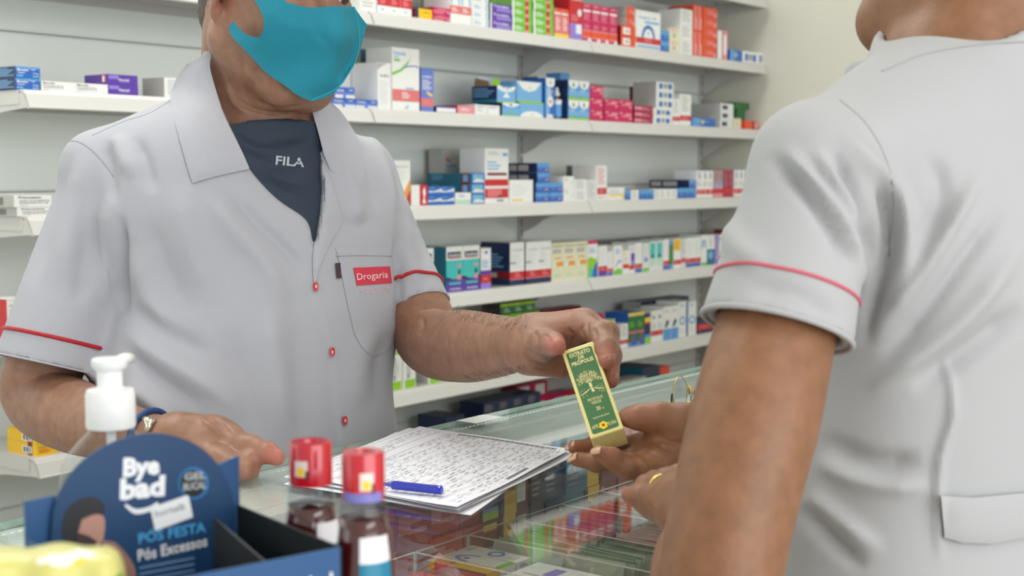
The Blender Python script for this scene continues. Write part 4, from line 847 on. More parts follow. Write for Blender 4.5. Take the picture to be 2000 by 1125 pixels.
def skinmat(name, c1, c2, red, rough=0.48):
    m = bpy.data.materials.new(name); m.use_nodes = True; nt = m.node_tree; b = nt.nodes['Principled BSDF']; L = nt.links
    tc = nt.nodes.new('ShaderNodeTexCoord'); n = nt.nodes.new('ShaderNodeTexNoise'); n.inputs['Scale'].default_value = 75; n.inputs['Detail'].default_value = 6
    L.new(tc.outputs['Object'], n.inputs['Vector']); r = nt.nodes.new('ShaderNodeValToRGB'); L.new(n.outputs['Fac'], r.inputs['Fac'])
    r.color_ramp.elements[0].position = .25; r.color_ramp.elements[1].position = .75
    r.color_ramp.elements[0].color = (*lin(c1), 1); r.color_ramp.elements[1].color = (*lin(c2), 1)
    at = nt.nodes.new('ShaderNodeAttribute'); at.attribute_name = 'flush'; mx = nt.nodes.new('ShaderNodeMix'); mx.data_type = 'RGBA'
    L.new(at.outputs['Fac'], mx.inputs[0]); L.new(r.outputs['Color'], mx.inputs[6]); mx.inputs[7].default_value = (*lin(red), 1)
    L.new(mx.outputs[2], b.inputs['Base Color']); b.inputs['Roughness'].default_value = rough
    b.inputs['Subsurface Weight'].default_value = 0.12; b.inputs['Subsurface Radius'].default_value = (.008, .003, .0015); b.inputs['Subsurface Scale'].default_value = 1
    v = nt.nodes.new('ShaderNodeTexVoronoi'); v.inputs['Scale'].default_value = 420; L.new(tc.outputs['Object'], v.inputs['Vector'])
    n2 = nt.nodes.new('ShaderNodeTexNoise'); n2.inputs['Scale'].default_value = 130; n2.inputs['Detail'].default_value = 4; L.new(tc.outputs['Object'], n2.inputs['Vector'])
    ad = nt.nodes.new('ShaderNodeMath'); ad.operation = 'ADD'; L.new(v.outputs['Distance'], ad.inputs[0]); L.new(n2.outputs['Fac'], ad.inputs[1])
    bp = nt.nodes.new('ShaderNodeBump'); bp.inputs['Strength'].default_value = .16; bp.inputs['Distance'].default_value = .0006
    L.new(ad.outputs[0], bp.inputs['Height']); L.new(bp.outputs['Normal'], b.inputs['Normal']); return m
def flush(o, V, spots):
    """natural reddening: spots (point, radius, strength)"""
    a = o.data.attributes.new('flush', 'FLOAT', 'POINT'); f = np.zeros(len(V))
    for c, r, s in spots: f = np.maximum(f, s*np.exp(-((V-np.array(c))**2).sum(1)/(r*r)))
    a.data.foreach_set('value', f.astype(np.float32))
def chainops(pts, rs, k=0.006, fl=None, q=1.0):
    return [('u', Cone(pts[i], pts[i+1], rs[i], rs[i+1], k, fl, q)) for i in range(len(pts)-1)]
def nail(c, nrm, along, w, l, mat, parent):
    """fingernail: small curved plate"""
    nrm, along = _n(nrm), _n(along); along = _n(along-nrm*(along@nrm)); side = np.cross(nrm, along); c = np.array(c); vs = []; m = 8; k = 7
    for i in range(k):
        v = -1+2*i/(k-1)
        for j in range(m):
            u = -1+2*j/(m-1); ww = w*(1-0.12*max(v, 0)**2-(0.10 if v < -.8 else 0)); vs.append(c+side*(u*ww)+along*(v*l-0.12*l*u*u*(1 if v > 0 else -.6))-nrm*(0.30*w*u*u+0.06*l*v*v)+nrm*.0004)
    b = MB(); b.add(vs, [(i*m+j, i*m+j+1, (i+1)*m+j+1, (i+1)*m+j) for i in range(k-1) for j in range(m-1)], mat)
    o = b.build('fingernail', parent, smooth=True); s = o.modifiers.new('s', 'SOLIDIFY'); s.thickness = .0006; s.offset = 1; return o
# ------------------------------------------------------------------ the pharmacist behind the counter
FH = _n([CF[0], CF[1], 0]); UZ = np.array([0, 0, 1.0])
def pr(p, d=None):    # (px, py, depth) -> point
    return W(*p)
def R_(pxr, d): return pxr*d/FPX
cloth = M((172, 172, 179), 0.75, bump=0.12, bscale=900, name='white_coat_cloth')
cloth2 = M((168, 168, 169), 0.75, bump=0.12, bscale=900)
navy = M((38, 52, 68), 0.7, bump=0.15, bscale=700); redc = M((176, 10, 30), 0.5)
skin_m = skinmat('skin_man', (132, 92, 70), (158, 116, 93), (192, 108, 96))
skin_w = skinmat('skin_woman', (120, 80, 50), (142, 97, 66), (168, 102, 78))
nailm = M((184, 124, 106), 0.3, coat=.2); nailw = M((190, 152, 116), 0.3, coat=.3)
th = math.radians(28)
MX = math.cos(th)*CR+math.sin(th)*FH; MY = -math.cos(th)*FH+math.sin(th)*CR   # his left, his facing
rows = [(1230, 236, 776, 1.66), (1000, 238, 776, 1.66), (870, 230, 773, 1.65), (760, 200, 762, 1.65), (690, 212, 768, 1.655), (600, 236, 782, 1.665), (500, 245, 782, 1.68), (420, 245, 772, 1.69), (350, 262, 735, 1.70), (290, 320, 690, 1.705)]
o0 = W(500, 700, 1.67)
def loftrows(rows, o, X, Y, ratio, k=0.03, shrink=0.0, n=2.2):
    keys = []
    for y, xl, xr, d in rows:
        c = W((xl+xr)/2, y, d)-o; hw = (xr-xl)/2*d/FPX; s = abs(X@CR); q = math.sqrt(max(0, 1-s*s))
        a = hw/math.sqrt(s*s+(ratio*q)**2)/(1.0 if n <= 2 else 1.015)
        keys.append((c[2], c@X, c@Y, a-shrink, a*ratio-shrink))
    keys.sort(); return Loft(o, X, Y, UZ, keys, k, n)
torso = loftrows(rows, o0, MX, MY, 0.74)
SR = (198, 332, 1.61); SL = (697, 345, 1.79)      # shoulder joints
shl = [Cone(pr((450, 250, 1.68)), pr(SR), R_(95, 1.68), R_(74, 1.61), 0.03), Cone(pr((560, 290, 1.71)), pr(SL), R_(92, 1.72), R_(72, 1.79), 0.03),
       Ell(pr((380, 400, 1.60)), (MX, MY, UZ), (.10, .07, .11), .05), Ell(pr((640, 430, 1.70)), (MX, MY, UZ), (.08, .07, .10), .05)]
def sleeve(a, b, ra, rb, extra=None, bulge=None, wall=0.007):
    """open sleeve: tapered tube cut off square at b and hollow near its mouth"""
    a, b = np.array(a), np.array(b); ax = _n(b-a); c = Cone(a, b+ax*0.06, ra, rb+(rb-ra)*0.06/np.linalg.norm(b-a), 0.02); ci = Cone(a, b+ax*0.06, ra-wall, rb-wall+(rb-ra)*0.06/np.linalg.norm(b-a))
    def f(P):
        t = (P-b)@ax; d = np.maximum(c.d(P), t); inner = np.maximum(ci.d(P), -(t+0.055)); return np.maximum(d, -inner)
    return Fn(f, np.minimum(c.lo, a-ra), np.maximum(c.hi, a+ra), 0.02), ax
CR_ = (97, 715, 1.575); CL_ = (811, 610, 1.70)
slR, axR = sleeve(pr(SR), pr(CR_), R_(70, 1.6), R_(104, 1.575)); slL, axL = sleeve(pr(SL), pr(CL_), R_(70, 1.8), R_(72, 1.70))
def coatd(P):
    D = torso.d(P)
    for s in shl: D = smin(D, s.d(P), s.k)
    return D
Vneck = curve2([(398, 60), (412, 130), (432, 205), (470, 290), (487, 330), (540, 388), (600, 432), (613, 487), (624, 430), (630, 370), (624, 300), (610, 225), (600, 60)], 4)
FWD = CF
class Body(Fn): pass
lo_b = np.min([torso.lo]+[s.lo for s in shl], 0); hi_b = np.max([torso.hi]+[s.hi for s in shl], 0)
def polyd(P, pl):
    X, Y, D = px(P); d, _, _ = segdist(X, Y, list(pl)+[pl[0]]); ins = inpoly(X, Y, pl); return np.where(ins, -d, d)*D/FPX
def coat_v(P):
    d = coatd(P); near = np.abs(d) < 0.05; out = np.full(len(P), 1.0)
    if near.any():
        Q = P[near]; q = (Q-o0)@MY
        v = polyd(Q, Vneck); v = np.maximum(v, -(q-0.0)); out[near] = np.maximum(v, -(d[near]+0.016))
    return out
coatF = Field([('u', torso)]+[('u', s) for s in shl]+[('s', Fn(coat_v, lo_b, hi_b, 0.002)), ('u', slR), ('u', slL)])
# overlap of the two fronts: the panel on his left lies on top
edge = curve2([(613, 487), (612, 530), (615, 580), (632, 640), (645, 700), (652, 760), (660, 830), (668, 900), (675, 1000), (680, 1150)], 4)
V, F = surface(coatF, 0.0042)
V = relax(V, F, 2, 0.5)
X, Y, D = px(V); N = normals(V, F); d, s, p = segdist(X, Y, edge); fr = (N@CF < -0.1) & (Y > 487)
step_ = np.where(fr & (d < 90), 0.0030/(1+np.exp(s*d/1.6))*np.clip((90-d)/60, 0, 1), 0); V = V+N*step_[:, None]
strokes = [ # his right shoulder and sleeve
 (curve2([(225, 262), (240, 300), (260, 350)]), 16, .006), (curve2([(205, 270), (215, 330), (225, 400)]), 10, -.004), (curve2([(262, 265), (285, 320), (300, 380)]), 14, -.005),
 (curve2([(235, 420), (240, 520), (243, 620)]), 9, -.010), (curve2([(215, 380), (205, 480), (212, 600)]), 18, .006), (curve2([(165, 300), (140, 420), (110, 560)]), 22, .005), (curve2([(140, 290), (105, 420), (60, 560)]), 14, -.004),
 (curve2([(185, 420), (165, 520), (150, 600)]), 20, -.005),
 # chest drapes from the collar
 (curve2([(395, 365), (450, 440), (520, 520), (560, 600)]), 20, .006), (curve2([(440, 360), (500, 430), (560, 490), (600, 540)]), 12, -.005), (curve2([(350, 360), (370, 470), (430, 600)]), 26, .005),
 (curve2([(290, 420), (320, 520), (380, 620)]), 24, -.005), (curve2([(262, 480), (290, 580), (350, 660)]), 20, .005),
 (curve2([(240, 640), (300, 690), (380, 740), (470, 800)]), 18, .006), (curve2([(250, 690), (310, 740), (400, 800)]), 14, -.006), (curve2([(240, 745), (300, 790), (360, 850)]), 16, .007), (curve2([(255, 600), (330, 650), (420, 700)]), 18, -.005),
 (curve2([(560, 560), (585, 680), (590, 800), (600, 900)]), 24, -.004), (curve2([(520, 600), (540, 720), (555, 860)]), 26, .005), (curve2([(440, 640), (480, 760), (500, 880)]), 26, -.004),
 # his left chest
 (curve2([(655, 300), (690, 380), (700, 450)]), 16, .005), (curve2([(690, 250), (725, 330), (740, 420)]), 12, -.005), (curve2([(720, 260), (755, 340), (768, 450)]), 10, .005),
 (curve2([(640, 420), (690, 440), (740, 430)]), 14, -.004), (curve2([(775, 450), (781, 550), (780, 640)]), 7, -.008), (curve2([(725, 640), (700, 720), (700, 800)]), 22, .004), (curve2([(760, 640), (740, 720), (742, 800)]), 16, -.004),
 (curve2([(790, 420), (800, 500), (815, 560)]), 12, .004), (curve2([(800, 400), (825, 470), (840, 540)]), 9, -.003),
]
strokes = [(q[0], q[1], q[2]*1.3) for q in strokes]
V = folds(V, F, strokes)
man = empty('person', (W(500, 900, 1.67)[0], W(500, 900, 1.67)[1], 0), 'man in white coat and turquoise face mask behind the glass counter holding out a carton', 'person')
coat = npobj('white_coat', V, F, cloth, man)
CB = bvh_of(V, F)
hf = _n(0.735*CR-0.678*FH); pt = math.radians(12); hF = _n(hf*math.cos(pt)-UZ*math.sin(pt)); hU = _n(UZ*math.cos(pt)+hf*math.sin(pt)); hS = np.cross(hF, hU)  # hS = his right
if hS@CR > 0: hS = -hS
HC = W(541, -12, 1.60)
def hp(f, u, s=0.0): return HC+hF*f+hU*u+hS*s
def neck_ops():
    nt_ = W(512, 262, 1.675); nb_ = hp(-.03, -.045)
    neck = [('u', Cone(nt_, nb_, .061, .057, .03)), ('u', Cone(W(440, 240, 1.68), hp(-.04, -.03, .03), .034, .030, .02)), ('u', Cone(W(572, 290, 1.672), hp(.025, -.075), .024, .020, .03)), ('u', Cone(W(500, 420, 1.70), W(508, 262, 1.675), .075, .066, .04))]
    neck += [('u', Cone(W(560, 285, 1.655), hp(-.01, -.06, .05), .008, .010, .02))]
    return neck
# navy T-shirt under the coat
ts = Field([('u', Fn(lambda P: coatd(P)+0.0105, lo_b, hi_b, 0.0)), ('u', Cone(pr((505, 300, 1.68)), pr((511, 200, 1.655)), R_(116, 1.67), R_(108, 1.665), 0.03))])
ts.ops += [('u', Cone(W(575, 340, 1.67), W(566, 215, 1.66), .030, .030, .03))]
cutp = pr((515, 236, 1.60)); cutn = _n(UZ*0.9-MY*0.36)
ts.ops.append(('i', Fn(lambda P: (P-cutp)@cutn, lo_b, hi_b, 0.004)))
neck = neck_ops(); ts.ops = ts.ops[:-1]+[('u', Cone(q.a, q.b, q.ra+.0038, q.rb+.0038, q.k)) for _, q in neck]+ts.ops[-1:]
V2, F2 = surface(ts, 0.005, lo=pr((250, 620, 1.9))-0.25*0, hi=None) if False else surface(ts, 0.0055)
V2 = relax(V2, F2, 2)
V2 = folds(V2, F2, [(curve2([(440, 240), (500, 272), (560, 270), (600, 258)]), 5, .003), (curve2([(445, 262), (500, 292), (560, 290), (606, 275)]), 6, -.003), (curve2([(455, 285), (510, 318), (560, 322), (610, 300)]), 7, .003), (curve2([(500, 345), (545, 372), (590, 392)]), 8, .003), (curve2([(520, 335), (560, 352), (605, 360)]), 6, -.003)])
tsh = npobj('t_shirt', V2, F2, navy, man)
TB = bvh_of(V2, F2)
def drapetext(txt, p0, p1, h, bvh, mat, name, parent, lift=0.0006, bold=0.0, up=None):
    """lettering laid on a surface: baseline from pixel p0 to p1, cap height h px"""
    Vt, Ft, w = textmesh(txt, bold); p0, p1 = np.array(p0, float), np.array(p1, float); u = (p1-p0)/w; un = (p1-p0)/np.hypot(*(p1-p0))
    up = np.array([un[1], -un[0]]) if up is None else np.array(up, float); vs = []
    for a, b_ in Vt:
        q = p0+u*a+up*(b_/0.7*h); dr = Vector(CF+CR*(q[0]-1000)/FPX-CU*(q[1]-562.5)/FPX).normalized(); hh = bvh.ray_cast(Vector(CO), dr)
        vs.append(np.array(hh[0])-np.array(dr)*lift if hh[0] is not None else W(q[0], q[1], 1.6))
    b = MB(); b.add(vs, Ft, mat); return b.build(name, parent)
drapetext('FILA', (538, 321), (594, 326), 17, TB, M((180, 186, 190), .6), 'chest_print', tsh, bold=0.02)
band = Cone(W(512, 250, 1.69), W(500, 110, 1.685), .071, .066)
def bandf(P):
    d = np.abs(band.d(P)-.001)-.0032; t = (P-W(500, 118, 1.69))@_n(UZ+FH*.18-CR*.10); q = (P-W(505, 180, 1.69))@MY; return np.maximum(np.maximum(d, t), q-.012)
Vn, Fn_ = surface(Field([('u', Fn(bandf, band.lo-.01, band.hi+.01))]), .003, lo=[-9, -9, W(500, 235, 1.68)[2]]); npobj('collar_stand', relax(Vn, Fn_, 2), Fn_, cloth, coat)
# head
AX = (hS, hF, hU)
head = [('u', Ell(hp(-.012, .035), AX, (.077, .098, .092), .02)), ('u', Ell(hp(.025, -.035), AX, (.062, .070, .075), .03)), ('u', Ell(hp(.068, -.100), AX, (.026, .022, .020), .03)),
        ('u', Cone(hp(-.005, -.058, .056), hp(.06, -.10, .022), .020, .020, .03)), ('u', Cone(hp(-.005, -.058, -.056), hp(.06, -.10, -.022), .020, .020, .03)),
        ('u', Ell(hp(.062, -.022, .036), AX, (.026, .026, .024), .02)), ('u', Ell(hp(.062, -.022, -.036), AX, (.026, .026, .024), .02)),
        ('u', Cone(hp(.086, .012), hp(.108, -.030), .009, .013, .012)), ('u', Ell(hp(.100, -.034, .012), AX, (.009, .010, .007), .006)), ('u', Ell(hp(.100, -.034, -.012), AX, (.009, .010, .007), .006)),
        ('u', Cone(hp(.086, .030, .012), hp(.076, .030, .045), .009, .008, .012)), ('u', Cone(hp(.086, .030, -.012), hp(.076, .030, -.045), .009, .008, .012)),
        ('s', Ell(hp(.090, .010, .032), AX, (.017, .012, .010), .012)), ('s', Ell(hp(.090, .010, -.032), AX, (.017, .012, .010), .012)),
        ('u', Ell(hp(.075, .010, .032), AX, (.013, .013, .012), .003)), ('u', Ell(hp(.075, .010, -.032), AX, (.013, .013, .012), .003)),
        ('u', Cone(hp(.078, .001, .020), hp(.074, .000, .044), .0045, .0045, .006)), ('u', Cone(hp(.078, .001, -.020), hp(.074, .000, -.044), .0045, .0045, .006)),
        ('s', Ell(hp(.0905, .0065, .032), AX, (.0125, .012, .0034), .003)), ('s', Ell(hp(.0905, .0065, -.032), AX, (.0125, .012, .0034), .003)),
        ('u', Cone(hp(.088, -.062, .014), hp(.088, -.062, -.014), .010, .010, .012))]
for sg in (1, -1):   # ears
    head += [('u', Ell(hp(-.012, .002, .078*sg), (_n(hS*sg+hF*-.45), _n(hF+hS*sg*.45), hU), (.006, .018, .031), .006)), ('u', Ell(hp(-.008, -.028, .0765*sg), AX, (.006, .008, .011), .005)),
             ('s', Ell(hp(-.004, .006, .084*sg), AX, (.005, .010, .016), .004))]
# arms of the pharmacist (skin)
def curveN(P, n):
    P = [2*P[0]-P[1]]+list(P)+[2*P[-1]-P[-2]]; out = []
    for i in range(1, len(P)-2):
        for t in np.linspace(0, 1, n, endpoint=False):
            a, b, c, d = P[i-1:i+3]; out.append(0.5*((2*b)+(c-a)*t+(2*a-5*b+4*c-d)*t*t+(3*b-a-3*c+d)*t**3))
    out.append(P[-2]); return out
def limb(pts, n=8):
    q = curveN([np.array(p, float) for p in pts], n); return [('u', Tube([W(*p[:3]) for p in q], [p[3] for p in q]))]
armR = limb([(205, 350, 1.62, .042), (95, 690, 1.60, .045), (80, 775, 1.60, .043), (150, 815, 1.53, .041), (230, 840, 1.46, .032), (310, 856, 1.41, .0235), (345, 858, 1.40, .0215)])
armL = limb([(700, 365, 1.79, .040), (812, 600, 1.70, .041), (842, 668, 1.66, .040), (905, 676, 1.56, .0415), (965, 676, 1.46, .034), (1022, 672, 1.375, .0255), (1045, 670, 1.36, .0245)])
chestin = [('u', Cone(W(230, 370, 1.64), W(500, 430, 1.71), .035, .07, .03)), ('u', Cone(W(500, 430, 1.71), W(690, 375, 1.78), .07, .035, .03))]
def hand(w, fingers, thumb, palm=(), k=.007, rp=.0145):
    ops = []
    for f in fingers:
        P = [W(*q[:3]) for q in f]; r = [q[3] for q in f]
        ops.append(('u', Cone(w[0], P[0], w[1], r[0]*1.12, .012)))
        for i in range(len(P)-1): ops.append(('u', Cone(P[i], P[i+1], r[i], r[i+1], .004)))
        for i in range(1, len(P)-1): ops.append(('u', Ell(P[i], np.eye(3), (r[i]*1.07,)*3, .004)))
    P = [W(*q[:3]) for q in thumb]; r = [q[3] for q in thumb]; ops.append(('u', Cone(w[0], P[0], w[1], r[0], .015)))
    for i in range(len(P)-1): ops.append(('u', Cone(P[i], P[i+1], r[i], r[i+1], .008)))
    for a, b, c in palm: ops.append(('u', Cone(W(*a), W(*b), c, c, .014)))
    return ops
LI = [(1138, 636, 1.325, .0130), (1172, 654, 1.285, .0112), (1184, 680, 1.258, .0098), (1186, 704, 1.246, .0082)]
LM = [(1144, 632, 1.350, .0130), (1184, 652, 1.320, .0115), (1192, 694, 1.296, .0100), (1192, 742, 1.280, .0085)]
LR = [(1136, 642, 1.375, .0125), (1180, 668, 1.350, .0110), (1186, 710, 1.330, .0095), (1180, 748, 1.318, .0082)]
LP = [(1124, 662, 1.395, .0115), (1160, 690, 1.378, .0095), (1168, 722, 1.362, .0085), (1160, 748, 1.350, .0072)]
LT = [(1046, 686, 1.345, .0185), (1064, 672, 1.308, .0140), (1080, 671, 1.278, .0100), (1089, 677, 1.260, .0082)]
handL = hand((W(1040, 672, 1.362), .0235), [LI, LM, LR, LP], LT, palm=[((1040, 695, 1.375), (1108, 704, 1.378), .0150), ((1050, 690, 1.345), (1095, 712, 1.350), .0140), ((1070, 650, 1.35), (1130, 640, 1.35), .014)])
RI = [(452, 862, 1.395, .0130), (490, 872, 1.375, .0108), (522, 884, 1.362, .0098), (541, 894, 1.356, .0085)]
RM = [(440, 852, 1.400, .0135), (474, 872, 1.378, .0115), (490, 900, 1.362, .0100), (489, 922, 1.358, .0090)]
RR = [(418, 846, 1.412, .0130), (450, 880, 1.385, .0112), (468, 908, 1.368, .0098), (470, 925, 1.362, .0085)]
RP = [(396, 850, 1.425, .0120), (420, 885, 1.400, .0100), (438, 908, 1.385, .0088), (446, 918, 1.380, .0078)]
RT = [(380, 878, 1.385, .0165), (430, 900, 1.365, .0130), (460, 915, 1.352, .0110), (478, 922, 1.346, .0095)]
handR = hand((W(345, 858, 1.402), .0205), [RI, RM, RR, RP], RT, palm=[((360, 848, 1.41), (420, 845, 1.408), .0150)])
bodyF = Field(neck+chestin+armR+armL+handL+handR+head)
V, F = surface(bodyF, 0.0021); V = relax(V, F, 2, 0.5)
creases = [(curve2([(1108, 640), (1120, 655), (1118, 672)]), 2.2, -.0022), (curve2([(1140, 632), (1133, 645), (1142, 660)]), 2.0, -.0018), (curve2([(1158, 640), (1164, 650), (1163, 662)]), 2.0, -.0018), (curve2([(1020, 690), (1040, 706), (1068, 712)]), 2.4, -.0016), (curve2([(1025, 680), (1048, 694), (1075, 698)]), 2.0, -.0012), (curve2([(1035, 640), (1048, 655), (1050, 672)]), 3, -.0010),
 (curve2([(1150, 626), (1146, 640), (1152, 656)]), 2.0, -.0022), (curve2([(1168, 690), (1176, 694), (1184, 690)]), 1.8, -.0009), (curve2([(1012, 640), (1016, 665), (1012, 700)]), 3, -.0009), (curve2([(1060, 652), (1072, 660), (1076, 676)]), 2.2, -.0009), (curve2([(1040, 716), (1065, 722), (1092, 718)]), 2.6, -.0010), (curve2([(828, 618), (824, 640), (818, 656)]), 4, -.003), (curve2([(470, 110), (480, 150), (510, 200)]), 5, -.0015), (curve2([(455, 190), (500, 215), (560, 222), (600, 214)]), 4, -.0018), (curve2([(500, 196), (545, 212), (600, 205)]), 3, -.0015), (curve2([(440, 150), (455, 200), (490, 225)]), 5, .0015), (curve2([(390, 818), (410, 832), (430, 848)]), 5, .0018), (curve2([(415, 815), (438, 832), (452, 850)]), 4, -.0012)]
V = folds(V, F, [(q[0], q[1], q[2]*1.5) for q in creases])
V[:, 2] = np.where((V[:, 1] < 1.062) & (V[:, 2] < 1.0004), 1.0004, V[:, 2])
mb = npobj('body', V, F, skin_m, man)
flush(mb, V, [(W(*LT[3][:3]), .016, .75), (W(*LI[3][:3]), .014, .6), (W(*LM[3][:3]), .014, .6), (W(1130, 665, 1.34), .03, .35), (W(1070, 715, 1.36), .03, .35), (W(*RI[3][:3]), .018, .8), (W(*RM[3][:3]), .014, .5), (hp(0, -.01, .08), .02, .3)])
BB = bvh_of(V, F)
nail(W(1195.0, 702, 1.2398), -FH*0.83+CR*0.55, -UZ, .0040, .0052, nailm, mb)
nail(W(1205.5, 740, 1.2762), -FH*0.5+CR*0.87, -UZ, .0040, .0052, nailm, mb)
nail(W(488, 915, 1.349), -FH*0.8+UZ*0.5, -UZ, .0052, .006, nailm, mb)
# eyes
for sg in (1, -1):
    b = MB(); b.lathe([(.0112*math.sin(t), .0112*math.cos(t)) for t in np.linspace(0.02, 3.12, 16)], hp(.0735, .008, .032*sg), M((228, 222, 214), .15), n=20); e_ = b.build('eye', mb, smooth=True)
    b = MB(); c = hp(.0735, .0065, .032*sg); b.add([c+hF*.0114+(hS*math.cos(t)+hU*math.sin(t))*.005 for t in np.linspace(0, 2*math.pi, 20, endpoint=False)], [tuple(range(20))], M((52, 34, 24), .2)); b.build('iris', e_)
# short grey hair
hr = Field([('u', Ell(hp(-.016, .040), AX, (.0800, .1000, .094), .01)), ('u', Ell(hp(-.055, -.035), AX, (.058, .050, .045), .03)), ('s', Ell(hp(.075, .00), AX, (.09, .075, .085), .006)), ('s', Ell(hp(.02, -.05), AX, (.09, .062, .062), .006))])
Vh, Fh = surface(hr, .004); Vh = relax(Vh, Fh, 2); nzh = np.sin(Vh[:, 0]*900)*np.sin(Vh[:, 1]*800)*np.sin(Vh[:, 2]*300)*.0012; Vh += normals(Vh, Fh)*nzh[:, None]
npobj('short_hair', Vh, Fh, M((92, 84, 78), .8, noise=.3, nscale=300), man)
# turquoise mask
form = Field([q for q in head[:6] if q[0] == 'u']+[('u', Ell(hp(-.012, .035), AX, (.077, .098, .092), .02)), ('u', Ell(hp(.028, -.03), AX, (.066, .072, .08), .03)),
   ('u', Cone(hp(.088, .010), hp(.118, -.030), .004, .005, .035)), ('u', Cone(hp(.118, -.030), hp(.104, -.080), .005, .006, .035)), ('u', Cone(hp(.104, -.080), hp(.062, -.122), .006, .012, .03)),
   ('u', Cone(hp(.02, -.07, .055), hp(.07, -.105, .02), .022, .018, .04)), ('u', Cone(hp(.0, .0, .074), hp(-.01, -.02, .076), .008, .008, .02)), ('u', Ell(hp(.062, -.03, .036), AX, (.030, .030, .035), .03)), ('u', Ell(hp(.062, -.03, -.036), AX, (.030, .030, .035), .03))])
Vm, Fm = surface(form, .004); Vm = relax(Vm, Fm, 4); MBV = bvh_of(Vm, Fm)
mo = curve2([(447, 53), (453, 71), (487, 107), (519, 141), (553, 165), (583, 187), (609, 198)], 4)+curve2([(609, 198), (633, 192), (655, 179), (679, 147), (697, 115), (709, 75), (717, 48)], 4)[1:]+[(703, 30), (692, 13), (660, 12), (607, 15), (588, 12), (561, 5), (545, -8), (510, -35), (470, -60), (430, -52), (438, -40)]+curve2([(462, -38), (485, -20), (497, 0), (508, 19), (515, 40), (513, 61), (503, 73), (481, 67), (465, 53), (455, 40)], 3)
maskm = M((24, 128, 148), .85, noise=.05, nscale=500, bump=.2, bscale=1200)
def mlift(X, Y):
    r = 0.0
    for pl, w, a in [(curve2([(600, 60), (625, 90), (615, 120)]), 10, .0012), (curve2([(618, 70), (640, 85), (650, 110)]), 8, -.0010), (curve2([(535, 30), (560, 50), (600, 50)]), 14, .0015)]:
        d, s, p = segdist(X, Y, pl); r = r+a*np.exp(-(d/w)**2)
    return r
msk = drape('face_mask', mo, MBV, maskm, man, off=.003, th=.0012, step=5, lift=mlift, iron=8)
msk_v = [msk.matrix_basis @ v.co for v in msk.data.vertices]; MK = BVHTree.FromPolygons([tuple(Vector(msk.location)+v.co) for v in msk.data.vertices], [tuple(q.vertices) for q in msk.data.polygons])
strip('centre_seam', curve2([(692, 14), (699, 45), (702, 80), (696, 112), (681, 145), (655, 174), (609, 196)], 4), MK, M((48, 156, 176), .85), msk, r=.0009, lift=.0)
# collar, lapel, pocket
lapL = curve2([(392, 112), (400, 100), (412, 104), (410, 130), (420, 170), (440, 230), (470, 290), (487, 328)], 3)+[(482, 331)]+curve2([(440, 340), (400, 350), (376, 358)], 3)+curve2([(370, 340), (350, 270), (334, 205), (332, 185)], 3)+curve2([(345, 150), (365, 125)], 2)
cfF = Field([('u', Fn(coatd, lo_b, hi_b, 0.0)), ('u', Cone(W(450, 275, 1.69), W(470, 160, 1.67), R_(116, 1.68), R_(112, 1.665), .03)), ('u', Cone(W(590, 300, 1.715), W(585, 235, 1.70), .060, .046, .03)), ('u', Cone(W(575, 340, 1.67), W(566, 215, 1.66), .035, .035, .03))]+[('u', Cone(q.a, q.b, q.ra+.006, q.rb+.006, q.k)) for _, q in neck])
Vc, Fc = surface(cfF, .006, lo=[-9, -9, W(500, 460, 1.68)[2]]); CFB = bvh_of(relax(Vc, Fc, 3), Fc)
drape('collar', lapL, CFB, cloth, coat, off=.005, th=.0035, step=6, puff=.003, iron=8)
lapR = curve2([(607, 205), (620, 199), (645, 200), (672, 225), (700, 275), (711, 325), (706, 371)], 3)+curve2([(690, 362), (665, 345), (645, 332)], 3)+curve2([(632, 300), (622, 260), (612, 225)], 3)
drape('collar', lapR, CFB, cloth, coat, off=.006, th=.003, step=6, puff=.003, iron=6)
lap2 = curve2([(622, 300), (645, 350), (669, 430)], 3)+curve2([(660, 450), (640, 485), (622, 530), (614, 560)], 3)+curve2([(611, 520), (613, 480), (624, 420), (628, 370)], 3)
drape('lapel', lap2, CB, cloth, coat, off=.003, th=.002, step=6, puff=.003)
pk = [(655, 484), (764, 484), (772, 560), (776, 640)]+curve2([(776, 645), (760, 685), (730, 695)], 3)[1:]+curve2([(722, 692), (705, 675), (692, 650)], 3)+curve2([(680, 600), (668, 540), (660, 500)], 3)
pko = drape('breast_pocket', pk, CB, cloth, coat, off=.0012, th=.0009, step=6, puff=.0008)
strip('pocket_hem', [(657, 500), (700, 499), (766, 500)], CB, M((158, 158, 166), .8), pko, r=.0004, lift=.0024)
lg = drape('embroidered_badge', [(690, 523), (762, 520), (766, 553), (697, 558)], CB, M((204, 52, 72), .7), pko, off=.0030, th=.0006, step=8)
drapetext('Drogaria', (698, 547), (758, 542), 13, CB, M((240, 214, 220), .7), 'badge_lettering', pko, lift=.0042)
drapetext('1932 3232-4275', (704, 573), (762, 569), 9, CB, M((224, 190, 200), .7), 'badge_number', pko, lift=.0032)
drape('woven_label', [(655, 514), (665, 513), (667, 543), (658, 544)], CB, M((66, 46, 46), .7), coat, off=.003, th=.001, step=6)
for x, y in ((617, 560), (649, 688), (674, 822)):
    bo = drape('button', curve2([(x-5, y-8), (x+3, y-9), (x+5, y-2), (x+4, y+7), (x-3, y+8), (x-5, y)], 2), CB, M((190, 20, 34), .35, coat=.4), coat, off=.0042, th=.002, step=4)
    drape('button_eye', [(x-1, y-3), (x+2, y-3), (x+2, y+2), (x-1, y+2)], CB, M((240, 200, 200), .5), bo, off=.0050, th=.0004, step=3)
strip('shoulder_seam', curve2([(332, 197), (290, 222), (240, 238), (180, 265)]), CB, M((156, 156, 164), .8), coat, r=.0006, lift=.0)
